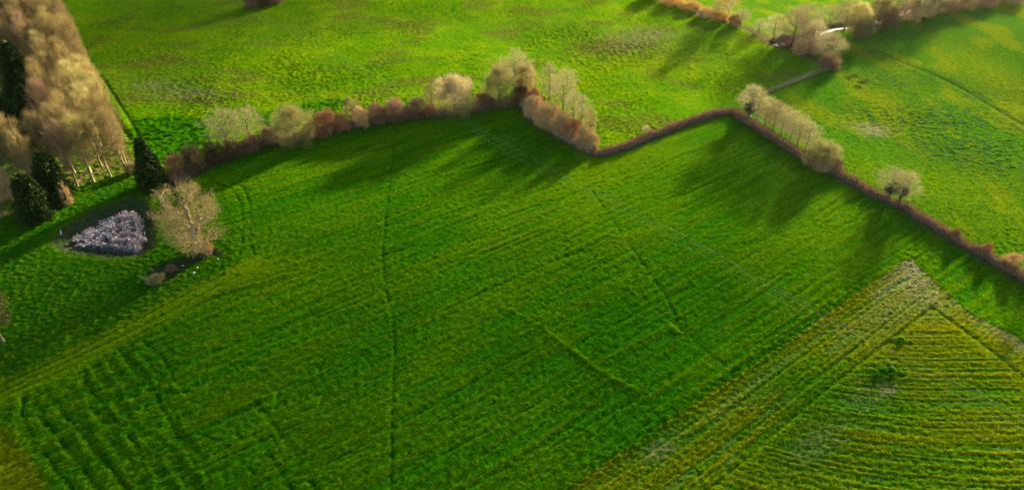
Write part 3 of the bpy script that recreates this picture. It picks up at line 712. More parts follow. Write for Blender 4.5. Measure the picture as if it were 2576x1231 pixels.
# --- hedgerow trees and shrubs
T = [
 ('ash',575,378,272,92,'bare_tree','slim bare grey tree with leaning trunk, left of two near the hedgerow start','tree'),
 ('ash',630,352,266,78,'bare_tree','bare tree with rounded tan crown, right of two at the start of the hedgerow','tree'),
 ('willow',745,362,266,116,'willow_shrub','broad dome-shaped olive shrub bulging from the hedgerow toward the crop','shrub'),
 ('yellow',888,303,243,46,'young_tree','small golden-yellow pointed tree poking up from the brown hedgerow','tree'),
 ('alder_tan',1086,272,208,44,'bare_tree','thin tan bare tree pressed against the left of the blossom tree','tree'),
 ('blossom',1145,282,190,112,'blossom_tree','rounded tree with pale pink blossom cap over olive lower branches','tree'),
 ('alder',1296,236,120,92,'bare_tree','tallest bare tree of the hedgerow, rising behind the two big olive willows','tree'),
 ('willow',1256,262,164,90,'willow_tree','big rounded grey-olive willow left of the hedgerow corner','tree'),
 ('willow_tan',1322,236,162,72,'willow_tree','rounded tan willow at the hedgerow corner, right of the bigger grey-olive one','tree'),
 ('alder',1381,255,157,54,'bare_tree','slender pale tree behind brambles, first of those right of the hedgerow corner','tree'),
 ('ash',1416,278,172,78,'bare_tree','open-crowned bare tree with dark forked trunk, right of the hedgerow corner','tree'),
 ('alder',1440,310,222,44,'bare_tree','narrow pale tree just right of the open-crowned forked tree','tree'),
 ('alder',1462,325,236,46,'bare_tree','narrow bare tree, second from the low end of the sloping tree line','tree'),
 ('alder_tan',1484,345,272,40,'bare_tree','lowest small bare tree where the sloping tree line meets the clipped hedge','tree'),
 ('alder',1624,336,313,20,'sapling','tiny pale sapling on the meadow side of the clipped hedge','tree'),
 ('ivy_alder',1884,296,210,72,'bare_tree','tree with dark ivy up its trunk at the hedge corner, first of a row','tree'),
 ('alder',1904,306,230,56,'bare_tree','pale bare tree standing next to the ivy-clad one in the row','tree'),
 ('alder',1922,322,240,56,'bare_tree','pale bare tree, third in the row counted from the ivy-clad corner','tree'),
 ('alder_tan',1943,330,250,58,'bare_tree','tan bare tree, fourth in the row counted from the ivy-clad corner','tree'),
 ('alder',1964,343,262,54,'bare_tree','pale bare tree, fifth in the row counted from the ivy-clad corner','tree'),
 ('alder',1987,355,275,58,'bare_tree','pale bare tree, sixth in the row counted from the ivy-clad corner','tree'),
 ('alder',2005,367,286,56,'bare_tree','pale bare tree, seventh in the row counted from the ivy-clad corner','tree'),
 ('alder',2026,382,305,56,'bare_tree','last pale bare tree of the row, beside the yellow-green bush','tree'),
 ('bush_twig_lime',2054,416,352,80,'bush','rounded yellow-green bush at the low end of the row of bare trees','bush'),
 ('ash',2094,408,364,44,'bare_tree','small round bare tree beside the yellow-green bush','tree'),
 ('ivy_ash',2234,498,422,84,'bare_tree','bare round-crowned tree with ivy trunk, left of two touching trees over the hedge','tree'),
 ('ivy_ash',2262,506,430,78,'bare_tree','bare round-crowned tree, right of two touching trees over the hedge','tree'),
 ('ash',2578,695,628,66,'bare_tree','bare tree cut by the photo edge at the low end of the long hedge','tree'),
 # stream copse
 ('birch',1829,52,-34,64,'birch_tree','white-stemmed birch among orange scrub beside the stream','tree'),
 ('alder_tan',1803,46,-4,40,'bare_tree','thin tan tree just left of the white-stemmed birch','tree'),
 ('alder',1862,64,20,48,'bare_tree','small brown-olive tree right of the white-stemmed birch','tree'),
 ('alder',1908,80,44,36,'bare_tree','small pale tree with leaning trunk at the stream, left end of the copse','tree'),
 ('alder',1945,103,33,66,'bare_tree','olive oval tree with pale trunk beside the bright patch of stream','tree'),
 ('ash_purple',1990,116,20,84,'bare_tree','purple-brown bare tree on the near bank of the stream','tree'),
 ('ash_purple',2018,92,10,84,'bare_tree','purple-brown bare tree beyond the stream, left of the yellow one','tree'),
 ('alder',2040,120,50,70,'bare_tree','grey-brown bare tree leaning over the stream in mid copse','tree'),
 ('ash_yellow',2082,72,12,84,'bare_tree','yellow-flowering rounded tree standing over the bright stream bend','tree'),
 ('ash_purple',2122,78,2,78,'bare_tree','tall mauve-brown bare tree right of the yellow one','tree'),
 ('ash',2072,152,80,86,'bare_tree','grey-green twiggy tree at the low tip of the copse','tree'),
 ('ash_purple',2036,146,96,54,'bare_tree','small brown bare tree on the meadow side of the copse tip','tree'),
 ('willow',2150,84,6,84,'willow_shrub','brown-olive shrubby willow next right of the tall mauve tree','shrub'),
 ('willow_tan',2206,68,-8,88,'willow_shrub','tan shrubby willow at the middle of the far hedgerow','shrub'),
 ('ash_purple',2243,60,-8,66,'bare_tree','brown bare tree left of the leaning pale-stemmed tree in the far hedgerow','tree'),
 ('birch',2272,46,-44,56,'birch_tree','leaning pale-stemmed tree in the far hedgerow beside an ivy-clad one','tree'),
 ('ivy_ash',2296,44,-40,70,'bare_tree','dark ivy-trunked tree right of the leaning pale stem in the far hedgerow','tree'),
 ('ivy_ash',2330,36,-46,70,'bare_tree','second dark ivy-trunked tree along the far hedgerow','tree'),
 ('ivy_ash',2360,28,-50,66,'bare_tree','third dark ivy-trunked tree along the far hedgerow','tree'),
 # bushes of the first hedgerow
 ('bush_bramble_red',448,442,388,54,'bush','reddish-brown bush touching the pointed conifer','bush'),
 ('bush_bramble_dark',492,428,366,66,'bush','dark olive bush, second from the pointed conifer in the hedgerow','bush'),
 ('bush_bramble_dark',540,408,356,64,'bush','darkest bush of the hedgerow, below the slim leaning tree','bush'),
 ('bush_bramble_dark',590,392,352,58,'bush','dark brown bush at the foot of the slim leaning tree','bush'),
 ('bush',636,374,338,58,'bush','brown bush below the rounded tan tree','bush'),
 ('bush_twig_purple',682,362,318,54,'bush','purple-brown bush against the left of the broad olive shrub','bush'),
 ('bush_bramble_red',818,338,278,62,'bush','russet bush against the right of the broad olive shrub','bush'),
 ('bush_bramble_red',858,326,288,52,'bush','low russet bush left of the golden-yellow tree','bush'),
 ('bush_bramble_pale',908,315,272,52,'bush','tan bush at the foot of the golden-yellow tree','bush'),
 ('bush',950,307,260,56,'bush','brown bush right of the golden-yellow tree','bush'),
 ('bush_twig_purple',996,300,248,64,'bush','mauve-brown bush, largest in the straight middle of the hedgerow','bush'),
 ('bush_twig_purple',1046,293,248,60,'bush','mauve-brown bush left of the thin tan tree','bush'),
 ('bush_bramble_red',1082,290,262,40,'bush','low red-brown bush under the thin tan tree','bush'),
 ('bush_bramble_red',1214,266,232,48,'bush','red-brown bush between the blossom tree and the grey-olive willow','bush'),
 ('bush_twig_purple',1232,268,242,36,'bush','small dark mauve bush at the left foot of the grey-olive willow','bush'),
 ('bush_bramble_dark',1310,262,212,48,'bush','dark bush in the gap below the two willows','bush'),
 ('bush_bramble_red',1340,270,222,50,'bush','red-brown bramble just right of the hedgerow corner','bush'),
 ('bush_bramble_pale',1346,292,242,60,'bush','pale tan bramble at the hedgerow corner facing the crop','bush'),
 ('bush_bramble_pale',1376,316,258,70,'bush','broad pale flowering bramble on the sloping part of the hedgerow','bush'),
 ('bush_bramble_pale',1412,335,284,58,'bush','tan bramble under the open-crowned forked tree','bush'),
 ('bush_bramble_red',1440,345,300,48,'bush','russet bramble under the narrow pale tree','bush'),
 ('bush_bramble_pale',1468,366,318,46,'bush','tan bramble near the low end of the sloping tree line','bush'),
 ('bush_bramble_pale',1490,374,334,40,'bush','last pale bramble before the clipped hedge','bush'),
 ('bush_bramble_pale',2066,428,396,48,'bush','tan bramble at the foot of the yellow-green bush','bush'),
 ('bush',2100,428,402,46,'bush','brown bramble under the small round bare tree','bush'),
 ('bush_bramble_pale',2538,668,636,44,'bush','pale tan bush on the long hedge near the photo edge','bush'),
 ('bush_bramble_red',2478,640,612,28,'bush','small red shoot-topped bush standing above the long hedge','bush'),
 ('bush_bramble_red',2400,600,576,24,'bush','thin red-brown shoots above the middle of the long hedge','bush'),
 # stream scrub
 ('bush_twig_orange',1640,-4,-34,60,'bush','orange scrub bush at the upper end of the stream hedge','bush'),
 ('bush_twig_orange',1690,12,-14,60,'bush','orange scrub bush, second down the stream hedge','bush'),
 ('bush_twig_orange',1738,26,2,58,'bush','orange scrub bush, third down the stream hedge','bush'),
 ('bush_bramble_pale',1776,42,18,50,'bush','tan scrub bush left of the thin tan tree by the stream','bush'),
 ('bush_twig_orange',1812,52,28,46,'bush','orange scrub bush at the foot of the white-stemmed birch','bush'),
 ('bush_bramble_red',1846,62,36,34,'bush','reddish scrub bush right of the birch foot','bush'),
 ('bush',1966,118,88,40,'bush','brown scrub on the bank beside the bright patch of stream','bush'),
 ('bush_bramble_pale',2010,134,98,46,'bush','pale brown scrub under the purple-brown trees of the copse','bush'),
 ('bush_twig_purple',2052,128,96,48,'bush','mauve scrub in the middle of the copse','bush'),
 ('bush_bramble_red',2092,112,84,36,'bush','dull red bush beside the stream bend','bush'),
 ('bush_twig_purple',2086,170,136,56,'bush','dark brown bush at the fence end, low tip of the copse','bush'),
 ('bush_twig_grey',2168,88,44,56,'bush','grey-brown scrub below the shrubby willows of the far hedgerow','bush'),
 ('bush',2236,62,24,60,'bush','brown scrub left of the leaning pale stem','bush'),
 ('bush_bramble_pale',2290,50,14,54,'bush','tan scrub at the foot of the first ivy-trunked tree','bush'),
 ('bush_bramble_pale',2330,40,4,56,'bush','tan scrub at the foot of the second ivy-trunked tree','bush'),
 ('bush',2375,30,-6,60,'bush','brown scrub right of the third ivy-trunked tree','bush'),
 ('bush_twig_purple',2425,22,-14,60,'bush','mauve-brown scrub along the far hedgerow, beyond the ivy-trunked trees','bush'),
 ('bush',2480,16,-18,60,'bush','brown low scrub along the far hedgerow near the photo corner','bush'),
 ('bush_twig_purple',2540,8,-22,60,'bush','dark mauve scrub in the upper right corner of the photo','bush'),
 ('bush_twig_purple',2008,112,88,44,'bush','mauve scrub overhanging the stream between its two bright patches','bush'),
 ('bush',2046,104,78,44,'bush','brown scrub hiding the stream just left of its brighter bend','bush'),
 # clump at the top of the meadow
 ('bush_twig_purple',636,18,-22,50,'bush','mauve bush at the left of the dark clump on the upper meadow','bush'),
 ('bush_bramble_dark',664,14,-24,48,'bush','dark bush in the middle of the clump on the upper meadow','bush'),
 ('bush_twig_purple',692,9,-24,46,'bush','mauve bush at the right of the dark clump on the upper meadow','bush'),
 # lawn
 ('oak',500,628,470,184,'oak_tree','large spreading bare tree with pale trunk alone on the lawn beside the pond','tree'),
 ('bush_bramble_pale',522,634,606,36,'bush','tan twiggy growth round the foot of the large lone tree','bush'),
 ('bush_twig_grey',395,708,690,44,'bush','grey scrub at the near end of the ditch on the lawn','bush'),
 ('bush_twig_purple',433,680,666,28,'bush','small pale-topped brown bush in the ditch on the lawn','bush'),
]
for (kind, u, v, vt, w, name, lab, cat) in T: place(kind, u, v, vt, w, name, lab, cat)

# pine at the left photo edge
def pine():
    r = np.random.default_rng(901)
    (v, q), _, N, tipi = tree_meshes(901, 13, 3.6, .28, 90, 'oval', 50, .4, .03, .2, .24, top=.9)
    n = 7000; P = N[tipi][r.integers(0, len(tipi), n)] + r.normal(0, .34, (n, 3))
    lv, lq = leaves(P, r.standard_normal((n, 3))+np.array([0, 0, .6]), r.uniform(.2, .42, n), r.uniform(.08, .16, n), r)
    p = Proto(); p.H, p.W = 13, 7.2
    p.parts = [('trunk', make_mesh('trunk', v, None, q, M['bark'], True)), ('crown', make_mesh('crown', lv, None, lq, M['pine']))]
    return p
PR['pine'] = [pine()]
place('pine', 8, 858, 0, 0, 'pine_tree', 'rusty-green pine cut by the photo edge beside the lawn', 'tree', hw=(12.5, 7.6), rz=1.0)

# ------------------------------------------------------------------ hedges
def resample(pl, step):
    seg = np.linalg.norm(np.diff(pl, axis=0), axis=1); s = np.concatenate([[0], np.cumsum(seg)])
    t = np.arange(0, s[-1], step)
    p = np.stack([np.interp(t, s, pl[:, 0]), np.interp(t, s, pl[:, 1])], 1)
    d = np.gradient(p, axis=0); d = unit(d)
    return p, d
def hedge(pl, w, h, mat, label, seed, per_m=230, rough=.3, cw=.52):
    r = np.random.default_rng(seed)
    p, d = resample(pl, .25); n = len(p); nrm = np.stack([-d[:, 1], d[:, 0]], 1)
    s = np.arange(n)*.25
    hh = h*(1+rough*perlin(s/3.1, s*0+seed, seed)+.6*rough*perlin(s/1.1, s*0+seed+3, seed+1)+.5*rough*perlin(s/.55, s*0+seed+5, seed+4)); ww = w*(1+.6*rough*perlin(s/2.7, s*0+seed+9, seed+2))
    hh = np.clip(hh, .4*h, 1.7*h); ww = np.clip(ww, .5*w, 1.5*w)
    off = .35*perlin(s/4, s*0+seed+20, seed+3)
    k = int(n*.25*per_m); i = r.integers(0, n, k)
    a = r.uniform(0, np.pi, k); rr = r.uniform(.35, 1.02, k)**.6
    side = np.cos(a)*rr*ww[i]*.5+off[i]; hz = np.sin(a)**.75*rr*hh[i]
    base = p[i]+d[i]*r.uniform(-.15, .15, (k, 1)) + nrm[i]*side[:, None]
    z0 = macro(base[:, 0], base[:, 1])
    P = np.stack([base[:, 0], base[:, 1], z0+hz*.86], 1)
    D = np.stack([nrm[i, 0]*np.cos(a)*.6, nrm[i, 1]*np.cos(a)*.6, .45+.95*np.sin(a)], 1) + .5*r.standard_normal((k, 3))
    LL = r.uniform(.2, .62, k)*np.where(r.random(k) < .10, 2.2, 1.0)
    v, t = slivers(P, D, LL, r.uniform(.025, .06, k), r)
    m = 9; th = np.linspace(-.15, np.pi+.15, m)
    cs, sn = np.cos(th), np.maximum(np.sin(th), -.1)
    jit = 1+.16*r.standard_normal((n, m))
    sx = cs[None]*ww[:, None]*.5*cw*jit + off[:, None]; cz = sn[None]**1*hh[:, None]*cw*jit
    cx = p[:, None]+nrm[:, None]*sx[..., None]
    cv = np.concatenate([cx, (macro(cx[..., 0].ravel(), cx[..., 1].ravel()).reshape(n, m)+cz)[..., None]], -1).reshape(-1, 3)
    ii = np.arange(n-1)[:, None]*m; jj = np.arange(m-1)[None]
    cq = np.stack([ii+jj, ii+jj+1, ii+m+jj+1, ii+m+jj], -1).reshape(-1, 4)
    root = bpy.data.objects.new('hedge', None); COL.objects.link(root)
    c = p[n//2]; z = float(macro(c[0], c[1])); o3 = np.array([c[0], c[1], z]); root.location = o3
    tag(root, label, 'hedge')
    obj('foliage', make_mesh('foliage', v-o3, t, None, M[mat]), root)
    obj('undergrowth', make_mesh('undergrowth', cv-o3, None, cq, M['hedge_core']), root)
    return root
hedge(H1, 3.0, 2.0, 'bramble', 'long straggling brown hedge under the hedgerow bushes, from conifer to corner', 1001, 320, .5)
hedge(H2, 3.2, 2.2, 'bramble_pale', 'pale brown bramble hedge under the sloping line of bare trees', 1002, 340, .5)
hedge(H3, 1.9, 1.55, 'bramble', 'clipped reddish-brown hedge between meadow and crop, with no trees in it', 1003, 360, .75)
hedge(H4, 2.6, 1.7, 'bramble', 'brown hedge at the foot of the row of pale bare trees', 1004, 380, .45)
hedge(H5, 1.9, 1.6, 'bramble', 'long clipped brown hedge running to the photo edge between crop and pasture', 1005, 360, .75)

# ------------------------------------------------------------------ fence with dry grass
def fence():
    p, d = resample(FEN, 2.6)
    root = bpy.data.objects.new('wire_fence', None); COL.objects.link(root)
    c = FEN[0]; o3 = np.array([c[0], c[1], float(macro(*c))]); root.location = o3
    tag(root, 'post and wire fence between the meadow and the pasture, dry grass along its foot', 'fence')
    r = np.random.default_rng(5); W0, W1 = [], []
    for i, q in enumerate(p):
        z = float(macro(q[0], q[1])); ln = r.normal(0, .05, 2)
        a = np.array([q[0], q[1], z-.3])-o3; b = a+np.array([ln[0], ln[1], 1.6])
        v, f = tubes([a], [b], [.075], [.065], 7); top = np.vstack([v[7:], b+[0, 0, .03]])
        me = make_mesh('post', np.vstack([v, (b+[0, 0, .03])[None]]), np.array([[7+k, 7+(k+1) % 7, 14] for k in range(7)]), f, M['post'])
        obj('post', me, root)
        if i < len(p)-1:
            q2 = p[i+1]; z2 = float(macro(q2[0], q2[1]))
            for hz in (.35, .75, 1.15):
                W0.append(np.array([q[0], q[1], z+hz])-o3); W1.append(np.array([q2[0], q2[1], z2+hz])-o3)
    v, f = tubes(W0, W1, np.full(len(W0), .012), np.full(len(W0), .012), 4)
    obj('wire', make_mesh('wire', v, None, f, M['wire']), root)
    pp, dd = resample(FEN, .05); k = 5200; i = r.integers(0, len(pp), k)
    b = pp[i] + r.normal(0, .28, (k, 2)); P = np.stack([b[:, 0], b[:, 1], macro(b[:, 0], b[:, 1])], 1)
    v, t = slivers(P, np.array([0, 0, 1.])+.6*r.standard_normal((k, 3)), r.uniform(.3, .75, k), .04, r)
    o = obj('dry_grass', make_mesh('dry_grass', v, t, None, M['drygrass'])); tag(o, 'strip of dry pale grass along the foot of the wire fence', 'grass', kind='stuff')
fence()

# ------------------------------------------------------------------ pond reeds
def reeds():
    r = np.random.default_rng(77)
    lo, hi = REED.min(0), REED.max(0); P = r.uniform(lo, hi, (60000, 2))
    P = P[sdist(REED, P[:, 0], P[:, 1], 6) > .45+1.0*fbm(P[:, 0]/1.6, P[:, 1]/1.6, 71, 2)]
    sd = sdist(REED, P[:, 0], P[:, 1], 6)
    nn = fbm(P[:, 0]/1.1, P[:, 1]/1.1, 70, 2)
    hole = G(243,600); keep = (nn > .06+.1*r.standard_normal(len(nn))) & (np.hypot((P[:, 0]-hole[0])/1.1, P[:, 1]-hole[1]) > .8)
    P = P[keep][:9500]; sd = sd[keep][:9500]; nn = nn[keep][:9500]; n = len(P)
    cl = np.stack([perlin(P[:, 0]/.9, P[:, 1]/.9, 73), perlin(P[:, 0]/.9, P[:, 1]/.9, 74)], 1)
    flat = smooth(.3, .7, (G(268,590)[0]-P[:, 0])/8+.5)[:, None]
    D = np.concatenate([cl*.5+r.normal(0, .13, (n, 2)), np.ones((n, 1))], 1)
    Df = np.concatenate([np.array([[-.9, -.25]])+r.normal(0, .5, (n, 2)), np.full((n, 1), .22)], 1)
    D = unit(D)*(1-flat) + unit(Df)*flat
    z = macro(P[:, 0], P[:, 1])-1.0
    B = np.stack([P[:, 0], P[:, 1], z], 1)
    L = (.45+1.0*nn+r.uniform(-.3, .4, n))*(1-.25*flat[:, 0]) + .2
    B[:, 2] += flat[:, 0]*.45
    v, t = slivers(B, D, L, .07, r)
    tip = B+unit(D)*L[:, None]*.82
    m = r.uniform(size=n) < .55
    pv, pq = leaves(tip[m], D[m]+.25*r.standard_normal((m.sum(), 3)), .42, .13, r)
    me = make_mesh('reed_bed', np.vstack([v, pv]), t, pq+len(v), M['reed'])
    tag(obj('reed_bed', me), 'pale mauve-grey dry reeds filling the pond on the lawn', 'reeds', kind='stuff')
    # bank tussocks
    n = 9000; lo, hi = POND.min(0)-.5, POND.max(0)+.5; P = r.uniform(lo, hi, (n*4, 2)); sd = sdist(POND, P[:, 0], P[:, 1], 6)
    P = P[(sd > -.3) & (sd < 2.8)][:n]; sd = sdist(POND, P[:, 0], P[:, 1], 6)
    z = macro(P[:, 0], P[:, 1])-1.05*smooth(-.8, 3.2, sd)
    v, t = slivers(np.stack([P[:, 0], P[:, 1], z], 1), np.array([0, 0, 1.])+.7*r.standard_normal((len(P), 3)), r.uniform(.15, .5, len(P)), .05, r)
    bm = plant_mat('bank_grass', (.026,.036,.014), (.095,.092,.046), 0)
    tag(obj('bank_grass', make_mesh('bank_grass', v, t, None, bm)), 'rank grey-green grass on the sloping pond bank', 'grass', kind='stuff')
    # dark water under the reeds
    c = REED.mean(0); ring = c+(REED-c)*1.12; zz = float(macro(c[0], c[1]))-.98
    vv = np.vstack([np.column_stack([ring, np.full(len(ring), zz)]), [[c[0], c[1], zz]]]); k = len(ring)
    tag(obj('pond_water', make_mesh('pond_water', vv, np.array([[i, (i+1) % k, k] for i in range(k)]), None, M['water'])), 'dark water lying between the reeds of the pond', 'water', kind='structure')
reeds()

# ------------------------------------------------------------------ stones, stump, flowers
def stone(u, v, s, label, seed):
    r = np.random.default_rng(seed); g = G(u, v)
    import bmesh
    bm = bmesh.new(); bmesh.ops.create_icosphere(bm, subdivisions=2, radius=1)
    for w in bm.verts:
        q = np.array(w.co); f = 1+.22*math.sin(3*q[0]+seed)+.16*math.sin(5*q[1]+2*seed)+.12*math.sin(4*q[2]+seed)
        w.co = (q[0]*s*1.25*f, q[1]*s*.9*f, q[2]*s*.65*f)
    me = bpy.data.meshes.new('stone'); bm.to_mesh(me); bm.free(); me.materials.append(M['stone'])
    tag(obj('stone', me, None, (g[0], g[1], float(macro(*g))+s*.3)), label, 'stone')
stone(488,686,.22,'whitest stone on the ditch bank, nearest the lane',1)
stone(497,673,.15,'small grey-white stone next to the whitest one on the ditch bank',2)
stone(549,651,.17,'pale stone at the far end of the ditch bank near the crop',3)
stone(460,668,.13,'small stone lying in the ditch below the lone tree',4)
def stump():
    g = G(152,586); a = np.array([0, 0, -.2]); b = np.array([.25, .05, .95])
    v, q = tubes([a, a+(b-a)*.55], [a+(b-a)*.55, b], [.19, .15], [.15, .05], 8)
    tag(obj('tree_stump', make_mesh('tree_stump', v, None, q, M['pale_bark']), None, (g[0], g[1], float(macro(*g))-.15)), 'pale broken stump standing on the outer bank of the pond', 'stump')
stump()
def flowers():
    r = np.random.default_rng(31); poly = GP([(478,640),(505,630),(560,628),(555,640),(510,652),(485,655)])
    P = r.uniform(poly.min(0), poly.max(0), (6000, 2)); P = P[inside(poly, P[:, 0], P[:, 1])]; P = P[fbm(P[:, 0]/.8, P[:, 1]/.8, 3, 2) > 0][:150]
    z = macro(P[:, 0], P[:, 1])
    v, q = leaves(np.stack([P[:, 0], P[:, 1], z+r.uniform(.1, .35, len(P))], 1), r.standard_normal((len(P), 3)), .08, .07, r)
    tag(obj('flower_patch', make_mesh('flower_patch', v, None, q, M['flower'])), 'patch of small pale flowers in the grass below the lone tree', 'flowers', kind='stuff')
flowers()

# ------------------------------------------------------------------ stream
def ribbon(name, pl, w, zoff, mat, label, cat):
    p, d = resample(pl, .6); nrm = np.stack([-d[:, 1], d[:, 0]], 1); n = len(p)
    ww = w*(1+.25*perlin(np.arange(n)*.2, np.zeros(n)+.3, 8))
    a = p+nrm*ww[:, None]; b = p-nrm*ww[:, None]; z = macro(p[:, 0], p[:, 1])+zoff
    z = np.convolve(np.pad(z, 6, mode='edge'), np.ones(13)/13, 'valid')
    v = np.vstack([np.column_stack([a, z]), np.column_stack([b, z])]); i = np.arange(n-1)
    me = make_mesh(name, v, None, np.stack([i, i+n, i+n+1, i+1], 1), mat)
    return tag(obj(name, me), label, cat, kind='structure')
ribbon('stream', STRM, .85, -.85, M['water'], 'narrow stream shining white between the copse trees', 'stream')

# ------------------------------------------------------------------ overhead lines
def power_line():
    zc = 9.0
    def air(u, v, h):
        X = u-1288.0; D = v-615.5; y = FPX*CP-D*SP; z = -(FPX*SP+D*CP); t = (CAM_H-h)/(-z); return np.array([X*t, y*t, h])
    a = air(560,-20,zc); b = air(2700,1118,zc)
    dirv = unit(b-a); side = unit(np.cross(dirv, [0, 0, 1.]))
    root = bpy.data.objects.new('power_line', None); COL.objects.link(root); root.location = (a+b)/2
    tag(root, 'thin pale overhead wires crossing above the crop field', 'power line')
    for off in (-.75, 0.0, 1.6):
        n = 60; t = np.linspace(0, 1, n)[:, None]; P = a*(1-t)+b*t + side*off; P[:, 2] -= .9*np.sin(np.pi*((t[:, 0]*4) % 1))
        v, q = tubes(P[:-1]-root.location, P[1:]-root.location, np.full(n-1, .0035), np.full(n-1, .0035), 5)
        obj('wire', make_mesh('wire', v, None, q, M['wire']), root)
power_line()

# ------------------------------------------------------------------ ground sheets
def build_ground():
    ys = [38.0]
    while ys[-1] < 312: ys.append(ys[-1] + .17 + .30*max(0, (ys[-1]-50)/230))
    ys = np.array(ys); dx = .235
    xs = np.arange(-255, 255+dx, dx)
    XX, YY = np.meshgrid(xs, ys); ny, nx = XX.shape
    lim = .715*(YY*CP+CAM_H*SP) + 24
    mask = np.abs(XX) < lim
    jx = rng.uniform(-.3, .3, XX.shape)*dx; jy = rng.uniform(-.3, .3, XX.shape)*np.gradient(ys)[:, None]
    x = (XX+jx)[mask]; y = (YY+jy)[mask]
    h, c, z, dh, bare = ground(x, y)
    vid = np.full(mask.shape, -1, np.int64); vid[mask] = np.arange(mask.sum())
    q = np.stack([vid[:-1, :-1], vid[:-1, 1:], vid[1:, 1:], vid[1:, :-1]], -1).reshape(-1, 4)
    q = q[(q >= 0).all(1)]
    zq = z[q[:, 0]]
    V = np.stack([x, y, h], 1)
    info = [(0, 'meadow', 'tussocky bright green meadow beyond the hedgerow', 'meadow'), (1, 'crop_field', 'large deep green crop field with drilled lines and tramlines', 'field'),
            (2, 'row_crop_field', 'yellow-green field of drilled rows with pale soil showing', 'field'), (3, 'pasture', 'green grazing pasture beyond the long hedge', 'field'),
            (4, 'distant_field', 'bright yellow-green field beyond the stream', 'field'), (5, 'lawn', 'dark green rough lawn round the reed pond', 'lawn'), (6, 'woodland_floor', 'mossy ground strewn with dead leaves under the bare wood', 'ground')]
    for zi, nm, lab, cat in info:
        f = q[zq == zi]
        used = np.unique(f); remap = np.full(len(V), -1, np.int64); remap[used] = np.arange(len(used))
        me = make_mesh(nm, V[used], None, remap[f], ground_mat(nm+'_plants'), True)
        at = me.attributes.new('plant_colour', 'FLOAT_COLOR', 'POINT')
        at.data.foreach_set('color', np.column_stack([c[used], np.ones(len(used))]).astype(np.float32).ravel())
        tag(obj(nm, me), lab, cat, kind='structure')
    # standing grass and corn blades, one object per field
    gm, gnt, gb = new_mat('grass_blades'); gat = gnt.nodes.new('ShaderNodeAttribute'); gat.attribute_name = 'plant_colour'
    gnt.links.new(gat.outputs['Color'], gb.inputs['Base Color']); gb.inputs['Specular IOR Level'].default_value = 0; gb.inputs['Roughness'].default_value = 1
    gtr = gnt.nodes.new('ShaderNodeBsdfTranslucent'); gnt.links.new(gat.outputs['Color'], gtr.inputs[0])
    gms = gnt.nodes.new('ShaderNodeMixShader'); gms.inputs[0].default_value = .5
    gout = [n for n in gnt.nodes if n.type == 'OUTPUT_MATERIAL'][0]
    gnt.links.new(gb.outputs[0], gms.inputs[1]); gnt.links.new(gtr.outputs[0], gms.inputs[2]); gnt.links.new(gms.outputs[0], gout.inputs[0])
    r = np.random.default_rng(404)
    for zi, nm, hgt, n, lab in [(0, 'meadow_grass', .34, 62000, 'rough tussock grass standing on the meadow'), (1, 'crop_leaves', .26, 95000, 'young corn leaves standing in the large crop field'),
                                (2, 'row_crop_leaves', .22, 26000, 'thin young plants in the drilled rows of the yellow-green field'), (3, 'pasture_grass', .24, 34000, 'grass standing on the pasture'),
                                (5, 'lawn_grass', .20, 15000, 'rough grass standing on the lawn')]:
        ids = np.where(z == zi)[0]; wgt = np.clip(.5+2.2*(dh[ids]-dh[ids].mean())/(dh[ids].std()+1e-6), .02, 4); wgt *= (1-np.clip(bare[ids], 0, .97))/(40+y[ids])
        k = r.choice(ids, size=min(n, len(ids)//2), replace=False, p=wgt/wgt.sum())
        nb = 4; kk = np.repeat(k, nb); N_ = len(kk)
        o1, o2 = (r.normal(0, .30, N_), r.normal(0, .05, N_)) if zi in (1, 2) else (r.normal(0, .11, N_), r.normal(0, .11, N_))
        ra = TH if zi == 1 else 0.0
        P = V[kk] + np.column_stack([o1*math.cos(ra)-o2*math.sin(ra), o1*math.sin(ra)+o2*math.cos(ra), np.full(N_, -.05)])
        D = np.array([0, 0, 1.]) + .55*r.standard_normal((N_, 3))*[1, 1, .3]
        hv = hgt*(.7+.6*r.random(N_))*(.75+.5*np.repeat(r.random(len(k)), nb))
        bv, bt = slivers(P, D, hv, .055+.05*r.random(N_), r)
        me = make_mesh(nm, bv, bt, None, gm)
        cc = c[kk]*(.85+.3*np.repeat(r.random(len(k)), nb))[:, None]*[1.12, 1.0, 1.0]
        at = me.attributes.new('plant_colour', 'FLOAT_COLOR', 'POINT')
        at.data.foreach_set('color', np.column_stack([np.repeat(cc, 3, 0), np.ones(N_*3)]).astype(np.float32).ravel())
        tag(obj(nm, me), lab, 'grass', kind='stuff')
    # the wider country to the horizon
    g = np.concatenate([-np.geomspace(6000, 260, 18), np.linspace(-250, 250, 51), np.geomspace(260, 6000, 18)])
    gy = np.concatenate([-np.geomspace(6000, 60, 20), np.linspace(-50, 350, 41), np.geomspace(360, 6000, 20)])
    GX, GY = np.meshgrid(g, gy); hz = macro(GX.ravel(), GY.ravel())-.55
    n1, n2 = GX.shape; i = np.arange(n1-1)[:, None]*n2; j = np.arange(n2-1)[None]
    fq = np.stack([i+j, i+j+1, i+n2+j+1, i+n2+j], -1).reshape(-1, 4)
    cx = GX.ravel()[fq].mean(1); cy = GY.ravel()[fq].mean(1)
    hide = (np.abs(cx) < .715*(cy*CP+CAM_H*SP)+6) & (cy > 50) & (cy < 298)
    fq = fq[~hide]
    m, nt, b = new_mat('open_country')
    gg = nt.nodes.new('ShaderNodeNewGeometry'); nz = nt.nodes.new('ShaderNodeTexNoise'); nz.inputs['Scale'].default_value = .02; nz.inputs['Detail'].default_value = 8
    cr = nt.nodes.new('ShaderNodeValToRGB'); cr.color_ramp.elements[0].color = (.03,.11,.002,1); cr.color_ramp.elements[1].color = (.09,.17,.002,1)
